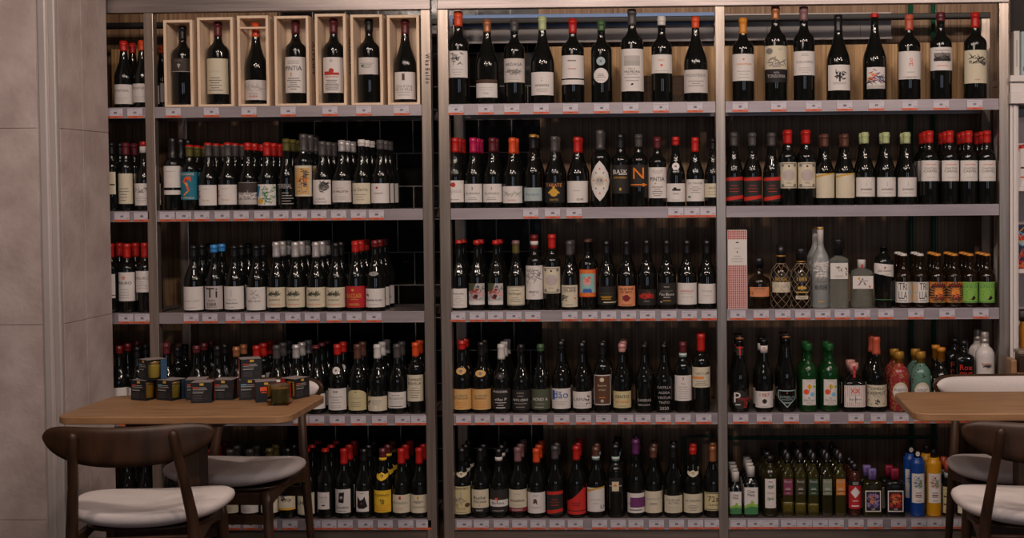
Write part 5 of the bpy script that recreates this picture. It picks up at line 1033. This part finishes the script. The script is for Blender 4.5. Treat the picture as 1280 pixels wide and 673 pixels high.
def can(cx, top, colr, nm, desc, capo):
    s = Sp(5, cx, top, desc, 'oil bottle', G5, 'painted_oil_bottle'); H = s.H; R = 9.3*px; z = s.z
    s.body([(0, .003), (R*.94, 0), (R, .004), (R, z(582)), (R*.97, z(579.5)), (R*.78, z(577.5)), (R*.76, z(575)), (R*.7, z(574)), (0, z(574))], mat(nm, colr, .3), 'painted_bottle')
    s.ring([(0, z(574.5)), (.0155, z(574.5)), (.014, z(567)), (.0125, z(565)), (.0115, H*.99), (0, H)], cap('blk'), 'pourer_cap')
    if capo: plate(s.r, .018, z(572), z(566), -.0162, 'W', [('l', .4, .6, 2, 'K')], shape=[(math.cos(t), .5+.5*math.sin(t)) for t in [2*math.pi*i/16 for i in range(16)]], name='cap_seal')
    s.label(15*px, z(629.5), z(593), 'W', [('s', 481, -.6, .5, .6, .9, 'i' if capo else 'o'), ('s', 482, -.6, .5, .6, .9, 'K'), ('s', 483, -.5, .55, .5, .85, 'n'), ('d', 0, .85, .14, 'r' if not capo else 'i'), ('d', -.4, .68, .13, 'o' if not capo else 'b'), ('d', .4, .68, .13, 'n'), ('l', .2, .34, 3, 'N'), ('r', -.5, .24, .5, .26, 'r'), ('l', .06, .1, 2, 'm')])
    l = s.r.location; copy_thing(s.r, 'directly behind '+desc+', bottom shelf, right bay', (l.x-.014, l.y+.085, l.z))
can(1146.6, 563, '17418f', 'blue_enamel', 'bright blue oil bottle', True)
can(1167.3, 561.5, 'cc8f1a', 'yellow_enamel', 'bright yellow oil bottle', False)
s = Sp(5, 1184.6, 575, 'small sauce bottle between yellow bottle and chair', 'sauce bottle', G5, 'sauce_bottle'); H = s.H; R = 6.7*px; z = s.z
s.body([(0, .003), (R*.92, 0), (R, .005), (R, z(612)), (R*.95, z(608)), (R*.7, z(603)), (.0125, z(599)), (.0115, z(590)), (0, z(590))], glass_k)
s.ring([(0, z(592)), (.0140, z(592)), (.0140, H*.99), (0, H)], cap('salmon'), 'foil_cap')
s.label(12.5*px, z(643), z(610), 'g', [('r', -.9, .6, .9, .66, 'q'), ('r', -.9, .3, .9, .36, 'q'), ('l', .75, .9, 2, 'G'), ('l', .1, .2, 2, 'G')])
s.ring([(.0118, z(599.5)), (.0141, z(599.5)), (.0141, z(593.2)), (.0118, z(593.2))], paper('s'), 'neck_label'); s.behind(1, .066, -.004)
for cx, dd in ((1203, 'small dark sauce bottle seen between the chair legs'), (1222, 'red-capped sauce bottle glimpsed above the chair seat')):
    s = Sp(5, cx, 590, dd, 'sauce bottle', G5, 'sauce_bottle'); H = s.H; R = 7.5*px; z = s.z
    s.body([(0, .003), (R*.92, 0), (R, .005), (R, .55*H), (R*.95, .6*H), (R*.6, .68*H), (.0125, .74*H), (.0115, .9*H), (0, .9*H)], glass_k)
    s.ring([(0, .78*H), (.0142, .78*H), (.0142, H*.99), (0, H)], cap('red'), 'screw_cap')
    s.label(13*px, z(643), z(615), 'c' if cx < 1210 else 'W', [('r', -.9, .5, .9, .56, 'q'), ('l', .2, .4, 2, 'G')])

# ------------------------------------------------------------------ price tags
tag_w = mat('price_tag_card', 'c2bcc6', .45); tag_o = mat('price_tag_orange', 'cf5f3c', .5); tag_k = mat('price_tag_print', '3a363c', .6); tag_g = mat('price_tag_grey_print', '8d8790', .6)
def tag_mesh(seed):
    r = random.Random(seed); W, H = .0655, .0405; A = Art(W, H)
    A.rect(-.9, .86, .7+r.uniform(-.3, .2), .885, tag_g, 1); A.rect(-.9, .80, .2+r.uniform(-.3, .3), .815, tag_g, 1)
    u = -.2
    while u < .2:
        w_ = r.choice((.015, .025, .04)); A.rect(u, .44+r.uniform(-.02, .02), u+w_, .66, tag_k, 1); u += w_+r.choice((.012, .02))
    A.rect(.55, .32, .85, .36, tag_k, 1); A.rect(-.25, .09, .3, .13, ink('d'), 1)
    bm = bmesh.new(); A.build(bm, lambda x, z, l: (x, -.0009-l*.5, z), step=99)
    n = len(A.mats); box(bm, -W/2, W/2, -.0008, 0, H*.22, H, mi=n); box(bm, -W/2, W/2, -.0009, 0, 0, H*.218, mi=n+1)
    me = bpy.data.meshes.new('price_tag'); bm.to_mesh(me); bm.free()
    for m in A.mats+[tag_w, tag_o]: me.materials.append(m)
    return me
TM = [tag_mesh(i) for i in range(5)]
TAGS = {(1, 0): [149.4, 173.7], (1, 1): [221.5, 269, 315.7, 364.5, 416.6, 458.6, 505.5], (1, 2): [573.4, 610.4, 643, 679.4, 716, 754.5, 791, 828.4, 870.8],
 (1, 3): [927, 975, 1018.5, 1057, 1096.6, 1138, 1177, 1219], (2, 0): [155, 179.4], (2, 1): [211.5, 232, 254.7, 280, 303.8, 329.6, 353.3, 376.4, 400.7, 425.2, 450, 472.4],
 (2, 2): [665, 692, 719, 846, 866, 886], (2, 3): [], (3, 0): [157.4, 177.6], (3, 1): [239, 262.4, 291.5, 315.7, 340.4, 366, 390.3, 417.8, 442.7, 467.3],
 (3, 2): [572.3, 596.6, 619.5, 642.4, 666, 712.3, 737.3, 760.8, 785.6, 809.5, 836, 861.5, 886.5], (3, 3): [922.5, 951.6, 978.7, 1003.6, 1028.6, 1053, 1078, 1107.5, 1145, 1184, 1226],
 (4, 0): [155, 176], (4, 1): [373.7, 393.8, 419.4, 446, 472.4, 501.5, 521.5], (4, 2): [577.9, 601.4, 626.4, 649.7, 673, 700.7, 728, 753.3, 780.8, 802.8, 828, 852.8, 878.8],
 (4, 3): [925, 954.7, 988.4, 1027, 1069.6, 1097.7, 1125.8, 1152, 1178, 1208, 1232], (5, 0): [160, 180], (5, 1): [215, 238, 262, 286, 308.6, 332.4, 358, 387, 407, 427.4, 453, 477.8, 503.5, 526],
 (5, 2): [576.8, 598.4, 623.5, 646.7, 669.6, 693.5, 716.4, 747, 770.4, 792.7, 818.4, 843.7, 867.5, 888.3], (5, 3): [921, 942.5, 962, 984.4, 1004, 1024, 1044, 1069, 1093, 1122.5, 1148, 1168, 1188, 1208]}
ALLB = [(o.location.x, o.location.y, o.location.z, o['label']) for o in COL.objects if o.type == 'EMPTY' and 'label' in o and o.get('group') and o.location.y < .12 and 'crate' not in o.name]
for (row, bay), xs in TAGS.items():
    last = -99
    for i, x_ in enumerate(sorted(xs)):
        p = at(x_, 400, 0); x = max(p.x, last+.0662); last = x
        o = bpy.data.objects.new('price_tag', TM[(i*3+row) % 5]); COL.objects.link(o)
        o.location = (x, .0008, SHZ[row]-.0452)
        near = [b for b in ALLB if abs(b[2]-SHZ[row]) < .03]
        b = min(near, key=lambda q: abs(q[0]-x))
        base = b[3].rsplit(', ', 2)[0]
        w_ = base.split()
        n_in = f"{ORDW[i] if i < 6 else str(i+1)+'th'} from left"
        tag(o, f"price tag {n_in} on the edge of the {SH[row]}, {BAY[bay]}", 'price tag', 'price tags on the shelf edges')
# ------------------------------------------------------------------ chairs and tables
def outline_solid(bm, pts_fn, layers, n=40, mi=0):
    """stack of closed outlines; layers: (scale, z)"""
    rings = []
    for sc, z in layers:
        rings.append([bm.verts.new((x*sc, y*sc, z + zz)) for x, y, zz in [pts_fn(2*math.pi*i/n) for i in range(n)]])
    for a, b in zip(rings, rings[1:]):
        for i in range(n): bm.faces.new((a[i], a[(i+1) % n], b[(i+1) % n], b[i]))
    bm.faces.new(list(reversed(rings[0]))); bm.faces.new(rings[-1])
def make_chair(label, loc, rz, seat_name='seat_cushion'):
    r = root('dining_chair', loc, label, 'chair', 'padded wooden chairs at the tables', rz)
    def seat_pt(a):
        c, s = math.cos(a), math.sin(a); n = 2.7
        k = (abs(c)**n+abs(s)**n)**(-1/n)
        x = .262*k*c*(1+.05*s); y = .185*k*s
        return x, y+.0, .018*(x/.26)**2*1.0+.01*y
    bm = bmesh.new(); outline_solid(bm, seat_pt, [(.55, .408), (.80, .415), (.92, .424), (.985, .437), (1.0, .449), (.985, .460), (.93, .468), (.8, .470), (.5, .466), (.2, .465)], 48)
    mesh_obj(seat_name, bm, fabric, r, True)
    bm = bmesh.new(); outline_solid(bm, lambda a: tuple(v*.78 for v in seat_pt(a)[:2])+(0,), [(.9, .398), (1, .400), (1.02, .408), (.9, .412)], 40)
    mesh_obj('seat_base', bm, walnut, r, True)
    # backrest: curved lens-shaped board
    bm = bmesh.new(); N = 30; g = []
    for j in range(N+1):
        u = math.sin(math.pi/2*(-1+2*j/N)); x = .266*u
        top = .774+.010*u*u - .042*(1-(max(0, 1-abs(u)**7))**.5); bot = .645+.018*u*u+.078*(1-(max(0, 1-abs(u)**3))**.5)
        if top < bot: top = bot = (top+bot)/2
        yb = -.292 + .055*u*u
        g.append((x, yb, top, bot))
    T = .017
    rows = []
    for x, yb, top, bot in g:
        m = (top+bot)/2; h = (top-bot)/2
        ring = []
        K = 6
        for i in range(K+1): ring.append((x, yb-T/2*(1 if 0 < i < K else .3) - .02*((bot+2*h*i/K)-.7), bot+2*h*i/K))
        for i in range(K, -1, -1): ring.append((x, yb+T/2*(1 if 0 < i < K else .3) - .02*((bot+2*h*i/K)-.7), bot+2*h*i/K))
        rows.append([bm.verts.new(p) for p in ring])
    for a, b in zip(rows, rows[1:]):
        n = len(a)
        for i in range(n): bm.faces.new((a[i], b[i], b[(i+1) % n], a[(i+1) % n]))
    bm.faces.new(rows[0]); bm.faces.new(list(reversed(rows[-1])))
    bmesh.ops.remove_doubles(bm, verts=bm.verts[:], dist=.0004); bmesh.ops.recalc_face_normals(bm, faces=bm.faces[:])
    br = mesh_obj('backrest', bm, walnut, r, True)
    # padded front of the backrest
    bm = bmesh.new(); rows = []
    for x, yb, top, bot in g:
        x *= .95; m = (top+bot)/2; h = max((top-bot)/2-.008, .0005); ring = []
        K = 6
        for i in range(K+1): ring.append((x, yb+T/2-.002 - .02*((m-h+2*h*i/K)-.7), m-h+2*h*i/K))
        for i in range(K, -1, -1):
            b_ = math.sin(math.pi*i/K)**.5 if 0 < i < K else 0
            ring.append((x, yb+T/2+.002+.017*b_*min(1, h/.03) - .02*((m-h+2*h*i/K)-.7), m-h+2*h*i/K))
        rows.append([bm.verts.new(p) for p in ring])
    for a, b in zip(rows, rows[1:]):
        n = len(a)
        for i in range(n): bm.faces.new((a[i], b[i], b[(i+1) % n], a[(i+1) % n]))
    bm.faces.new(rows[0]); bm.faces.new(list(reversed(rows[-1])))
    bmesh.ops.remove_doubles(bm, verts=bm.verts[:], dist=.0004); bmesh.ops.recalc_face_normals(bm, faces=bm.faces[:])
    mesh_obj('backrest_pad', bm, fabric, r, True)
    for s in (-1, 1):
        bm = bmesh.new()
        tube(bm, [(s*.203, -.265, 0), (s*.200, -.245, .15), (s*.193, -.222, .36), (s*.187, -.222, .46), (s*.172, -.252, .58), (s*.158, -.294, .70), (s*.153, -.303, .745), (s*.153, -.305, .757), (s*.153, -.306, .763)],
             [.0135, .0155, .0185, .0185, .0165, .0155, .0150, .012, .004], 14)
        mesh_obj('rear_leg', bm, walnut, r, True)
        bm = bmesh.new()
        tube(bm, [(s*.205, .205, 0), (s*.200, .195, .15), (s*.188, .178, .36), (s*.183, .172, .408)], [.0125, .0155, .0205, .0215], 14)
        mesh_obj('front_leg', bm, walnut, r, True)
        bm = bmesh.new(); ys = [-.205+.36*i/10 for i in range(11)]
        a = []
        for i, yy in enumerate(ys):
            t = i/10; xx = s*(.192-.006*t); lo = .352+.03*math.sin(math.pi*t); hi = .405
            a.append([bm.verts.new((xx+dx, yy, z)) for dx, z in ((-.011, lo), (.011, lo), (.011, hi), (-.011, hi))])
        for p, q in zip(a, a[1:]):
            for i in range(4): bm.faces.new((p[i], q[i], q[(i+1) % 4], p[(i+1) % 4]))
        bm.faces.new(a[0]); bm.faces.new(a[-1]); bmesh.ops.recalc_face_normals(bm, faces=bm.faces[:])
        mesh_obj('side_rail', bm, walnut, r)
    for nm, y0, z0, z1, hw in (('front_stretcher', .190, .285, .322, .19), ('rear_stretcher', -.232, .29, .33, .20), ('seat_rail', .168, .355, .40, .18), ('seat_rail', -.212, .355, .40, .19)):
        bm = bmesh.new(); box(bm, -hw, hw, y0-.009, y0+.009, z0, z1, bev=.003); mesh_obj(nm, bm, walnut, r)
    return r
chairA = make_chair('dark walnut chair with white seat seen from behind, in front of the left table', (-1.865, -1.15, 0), math.radians(8))
def copy_chair(label, loc, rz):
    c = copy_thing(chairA, label, loc); c.rotation_euler = (0, 0, rz); c.scale = (1, 1, .978 if abs(rz) > 2 else 1); return c
copy_chair('white-padded chair facing the camera behind the left table, backed to the shelves', (-1.79, -.56, 0), math.radians(180-2))
copy_chair('dark walnut chair seen from behind at the right edge, before the right table', (1.12, -1.15, 0), math.radians(-4))
copy_chair('white-padded chair facing the camera behind the right table', (1.215, -.56, 0), math.radians(180+2))

def table(x0, x1, label):
    y0, y1 = -1.125, -.665; xc = (x0+x1)/2; yc = (y0+y1)/2; r = root('cafe_table', (xc, yc, 0), label, 'table', 'oak-topped pedestal tables')
    hw, hd, cr = (x1-x0)/2, (y1-y0)/2, .055
    pts = []
    for cx, cy, a0 in ((hw-cr, hd-cr, 0), (-hw+cr, hd-cr, 90), (-hw+cr, -hd+cr, 180), (hw-cr, -hd+cr, 270)):
        for i in range(9):
            a = math.radians(a0+90*i/8); pts.append((cx+cr*math.cos(a), cy+cr*math.sin(a)))
    bm = bmesh.new(); rings = []
    for inset, z in ((.004, .724), (0, .727), (0, .747), (.003, .75)):
        rings.append([bm.verts.new((x*(1-inset/hw), y*(1-inset/hd), z)) for x, y in pts])
    n = len(pts)
    for a, b in zip(rings, rings[1:]):
        for i in range(n): bm.faces.new((a[i], a[(i+1) % n], b[(i+1) % n], b[i]))
    bm.faces.new(list(reversed(rings[0]))); bm.faces.new(rings[-1])
    mesh_obj('table_top', bm, oak, r)
    px_ = -.02
    bm = bmesh.new(); box(bm, px_-.042, px_+.042, -.042, .042, .02, .70, bev=.004); mesh_obj('pedestal', bm, walnut, r)
    bm = bmesh.new(); box(bm, px_-.17, px_+.17, -.16, .16, .70, .7235, bev=.003); mesh_obj('mounting_plate', bm, walnut, r)
    bm = bmesh.new(); box(bm, px_-.22, px_+.22, -.20, .20, 0, .02, bev=.005); mesh_obj('base_plate', bm, black_p, r)
    return r
table(-2.215, -1.40, 'oak-topped table holding the jar boxes, beside the stone column')
table(.73, 1.65, 'empty oak-topped table at the right edge of the photo')

# ------------------------------------------------------------------ boxed jars on the left table
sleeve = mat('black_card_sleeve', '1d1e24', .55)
def jar_box(cxp, basep, w_, rz, strip, content, spec, desc, z=.7505, Y=None, side=1, clearbox=False):
    # depth of the box from the px of its base on the table plane
    if Y is None:
        d = RM @ Vector(((cxp-PPX)/F, -(basep-PPY)/F, -1)); t = (z-CAM.z)/d.z; p = CAM+d*t
    else: p = at(cxp, basep, Y)
    s = .0735; h = .0745; t_ = .0012
    r = root('boxed_jar', (p.x, p.y+s/2, z), desc, 'boxed jar', 'boxed jars on the left table', math.radians(rz))
    hs = s/2
    if not clearbox:
        bm = bmesh.new()
        box(bm, -hs, hs, -hs, -hs+t_, 0, h); box(bm, -hs, hs, hs-t_, hs, 0, h); box(bm, -hs, hs, -hs+t_, hs-t_, 0, t_); 
        box(bm, -hs, hs, -hs+t_, hs-t_, h-t_, h)
        # side walls with a window towards the front
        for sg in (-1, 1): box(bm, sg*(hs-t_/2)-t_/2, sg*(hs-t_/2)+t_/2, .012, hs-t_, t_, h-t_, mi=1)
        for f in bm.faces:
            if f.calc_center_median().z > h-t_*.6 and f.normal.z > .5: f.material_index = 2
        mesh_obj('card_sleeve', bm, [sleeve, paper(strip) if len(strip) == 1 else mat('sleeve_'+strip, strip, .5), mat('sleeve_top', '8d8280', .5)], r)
        plate(r, s*.96, 0.001, h-.001, -hs-.0006, None, spec, name='print')
    else:
        bm = bmesh.new(); box(bm, -hs, hs, -hs, hs, 0, h, bev=.001); mesh_obj('clear_box', bm, mat('clear_plastic', (.9, .92, .95), .03, trans=1, ior=1.05), r)
    bm = bmesh.new(); R = hs-.006
    lathe(bm, [(0, .004), (R*.8, .0035), (R*.88, .008), (R*.97, .05), (R*.97, .056), (0, .056)], 24)
    jr = mesh_obj('jar', bm, mat('jar_'+content, content, .12, spec=.6), r, True)
    bm = bmesh.new(); lathe(bm, [(0, .0562), (R, .0562), (R, .066), (R*.95, .068), (0, .068)], 24)
    mesh_obj('lid', bm, mat('gold_lid', 'b09060', .3, metal=.6), jr, True)
    return r
SP = lambda c, gold=-.0: [('r', -.15+gold, .86, .25+gold, .98, 'g'), ('r', -.85, .73, -.3, .78, c), ('r', -.25, .73, .5, .76, 'm'), ('r', -.85, .65, .6, .68, 'm'), ('r', -.85, .58, .3, .6, 'G'), ('r', -.85, .48, .2, .52, 'm'), ('r', -.85, .12, .1, .13, 'G'), ('r', -.85, .2, .15, .21, 'G'), ('r', -.85, .28, .05, .29, 'G'), ('r', -.85, .36, .1, .37, 'G'), ('r', .25, .1, .85, .4, 'K')]
J = [(177.5, 501, -22, '6a2a14', '7a5a1a', SP('o'), 'black boxed jar with amber side, leftmost of the bottom row'),
     (210, 501, -22, '263b50', '6d6020', SP('B'), 'black boxed jar with blue side, second from left on the table'),
     (242, 500, 14, '8a3016', '7a4a1a', SP('o'), 'black boxed jar with orange edge, hidden behind another, third from left'),
     (250, 504, 8, '8a3016', '7a4a1a', SP('o'), 'black boxed jar standing nearest the table front, left of centre'),
     (278.6, 500.5, 0, '8a3016', '7a4a1a', SP('o'), 'black boxed jar standing square and alone at the middle of the row'),
     (309, 500, 14, '2a3a4a', '5a5a2a', SP('B'), 'dark blue-sided boxed jar below the upper right box'),
     (328, 503, 22, '7a2a14', '6a5a1a', [('r', -.2, .86, .2, .97, 'g'), ('r', -.6, .55, .3, .75, 'o'), ('r', -.5, .45, .2, .5, 'o')], 'dark boxed jar with orange block lettering beside the clear box'),
     (365, 499, 62, 'a02a1c', 'a8701c', SP('o'), 'boxed jar turned sideways showing amber jar and red card')]
for cx, by, rz, st, ct, sp, ds in J: jar_box(cx, by, 0, rz, st, ct, sp, ds)
jar_box(346, 507.5, 0, 4, 'W', '4a4a1e', [], 'olive green jar in a clear box at the right of the row', clearbox=True)
def on_table_Y(px_, py_):
    d = RM @ Vector(((px_-PPX)/F, -(py_-PPY)/F, -1)); t = (.75-CAM.z)/d.z; return (CAM+d*t).y
jar_box(186, 475, 0, -40, '2e4c6c', '86752f', SP('B'), 'boxed jar with blue side stacked on top at the left', z=.7505+.0752, Y=on_table_Y(193, 501)+.002)
jar_box(308.5, 475, 0, 27, 'b23a1a', 'a8701c', SP('R'), 'boxed jar with orange side stacked on top at the right', z=.7505+.0752, Y=on_table_Y(309, 500)+.002)

# ------------------------------------------------------------------ white moulded bookcase at the right edge
xb = at(1261.5, 300, 0).x+.004
r = root('white_bookcase', (xb, 0, 0), 'white moulded wooden bookcase cut off by the right edge of the photo', 'bookcase')
def zr(py): return at(1270, py, 0).z
def bb(n, x0, x1, y0, y1, z0, z1, bev=.002): bm = bmesh.new(); box(bm, x0, x1, y0, y1, z0, z1, bev=bev); return mesh_obj(n, bm, white_p, r)
bb('pilaster', 0, .012, .0, .30, 0, zr(131)); bb('pilaster', .013, .028, -.006, .02, 0, zr(131)); bb('pilaster', .029, .035, -.001, .02, 0, zr(131), .001)
bb('cornice', -.004, .75, -.03, .30, zr(130), zr(116)); bb('cornice', -.002, .75, -.018, .30, zr(116)+.0005, zr(103)); bb('cornice', -.006, .75, -.034, .30, zr(103)+.0005, zr(95))
bb('back_panel', .036, .75, .285, .295, 0, zr(131))
sh = []
for py in (234, 337, 438, 560): bb('shelf', .036, .75, .012, .284, zr(py)-.018, zr(py))
bb('right_side', .751, .77, 0, .3, 0, zr(131))
def onb(name, x0, x1, y0, y1, pz, h, m, label, cat, spec=None, group=None):
    z = zr(pz)+.0006; o = bxo(name, (-(x1-x0)/2, (x1-x0)/2, 0, y1-y0, 0, h), m, None, .001)
    o.location = (xb+(x0+x1)/2, y0, z); tag(o, label, cat, group)
    if spec:
        A = Art(x1-x0, h); draw(A, spec); bm = bmesh.new(); A.build(bm, lambda x, zz, l: (x, -l, zz), step=99); mesh_obj('cover_print', bm, A.mats, o)
    return o
bz = 94.6
onb('book', .022, .046, .02, .20, bz, .19, paper('w'), 'upright white book nearest the rack, on top of the white bookcase', 'book', [('r', -.3, .2, .2, .8, 'm')], 'books on top of the bookcase')
onb('book', .048, .085, .0, .19, bz, .185, paper('s'), 'pale blue-grey upright book on top of the white bookcase', 'book', [('r', -.6, .1, .3, .2, 'b'), ('r', -.2, .5, .2, .85, 'i')], 'books on top of the bookcase')
onb('book', -.001, .019, .08, .23, bz, .16, paper('c'), 'cream book leaning space nearest the steel rack, on the bookcase', 'book', None, 'books on top of the bookcase')
onb('storage_case', .045, .30, .10, .26, 234, .30, mat('grey_case', '7f797e', .6), 'grey case standing at the back of the upper bookcase shelf', 'case')
onb('menu_card', .040, .20, .03, .034, 234, .185, paper('W'), 'white card with a floral garland on the upper bookcase shelf', 'card',
    [('s', 501, -1, .9, -.2, .98, 'n'), ('s', 502, -1, .88, -.2, .98, 'R'), ('d', -.85, .93, .06, 'R'), ('d', -.6, .95, .05, 'R'), ('l', .5, .75, 5, 'G'), ('r', -.85, .42, -.6, .46, 'N'), ('r', -.85, .2, -.4, .24, 'o')])
onb('patterned_tin', .040, .16, .04, .16, 337, .085, mat('navy_tin', '27304e', .4), 'navy patterned tin, lower of two on the middle bookcase shelf', 'tin',
    [('s', 511, -.9, .1, .9, .9, 'g'), ('s', 512, -.9, .2, .9, .8, 'R'), ('s', 513, -.9, .1, .9, .9, 'o')], 'patterned tins in the bookcase')
o = onb('patterned_tin', .040, .16, .04, .16, 337, .10, mat('navy_tin', '27304e', .4), 'navy-and-red patterned tin, upper of two on the middle bookcase shelf', 'tin',
    [('s', 521, -.9, .1, .9, .9, 'g'), ('r', -1, .35, 1, .6, 'R'), ('s', 523, -.9, .1, .9, .9, 'B'), ('d', -.6, .3, .3, 's')], 'patterned tins in the bookcase')
o.location.z += .0862
bm = bmesh.new(); lathe(bm, [(0, 0), (.03, 0), (.034, .01), (.034, .09), (.028, .105), (.028, .118), (0, .118)], 20)
o = mesh_obj('honey_jar', bm, mat('honey', 'b57a2a', .15), None, True); o.location = (xb+.085, .06, zr(438)+.0006); tag(o, 'small amber jar on the lower bookcase shelf at the edge', 'jar')
bm = bmesh.new(); lathe(bm, [(0, .1182), (.030, .1182), (.030, .132), (0, .132)], 20); mesh_obj('lid', bm, cap('blk'), o, True)
bm = bmesh.new(); lathe(bm, [(0, 0), (.036, 0), (.04, .006), (.04, .15), (.036, .156), (0, .156)], 20)
o = mesh_obj('dark_canister', bm, mat('dark_canister', '3a2f2a', .35), None, True); o.location = (xb+.09, .17, zr(438)+.0006); tag(o, 'dark canister behind the amber jar in the bookcase', 'canister')
bm = bmesh.new(); lathe(bm, [(.0405, .03), (.041, .03), (.041, .11), (.0405, .11)], 20); mesh_obj('label', bm, paper('c'), o, True)
# wooden stand with a dark case at the right edge, between the table and the bookcase
a = at(1262, 449, -.14)
r = root('display_stand', (a.x+.16, -.12, 0), 'narrow brown wooden display stand at the far right edge before the bookcase', 'stand')
bxo('side_panel', (-.16, -.135, -.045, .045, 0, a.z), oak, r, .006)
bxo('side_panel', (.135, .16, -.045, .045, 0, a.z), oak, r, .006)
bxo('shelf', (-.134, .134, -.045, .045, .12, .14), oak, r, .002)
bxo('shelf', (-.134, .134, -.045, .045, a.z-.075, a.z-.055), oak, r, .002)
z1 = a.z-.0545
r = root('leather_case', (a.x+.16, -.12, z1), 'dark brown box case with pale rim standing on the wooden stand', 'case')
bxo('case_body', (-.125, .125, -.04, .04, 0, .075), walnut, r, .004)
bxo('case_lid', (-.128, .128, -.042, .042, .0755, .09), mat('pale_rim', '8a7a70', .5), r, .003)
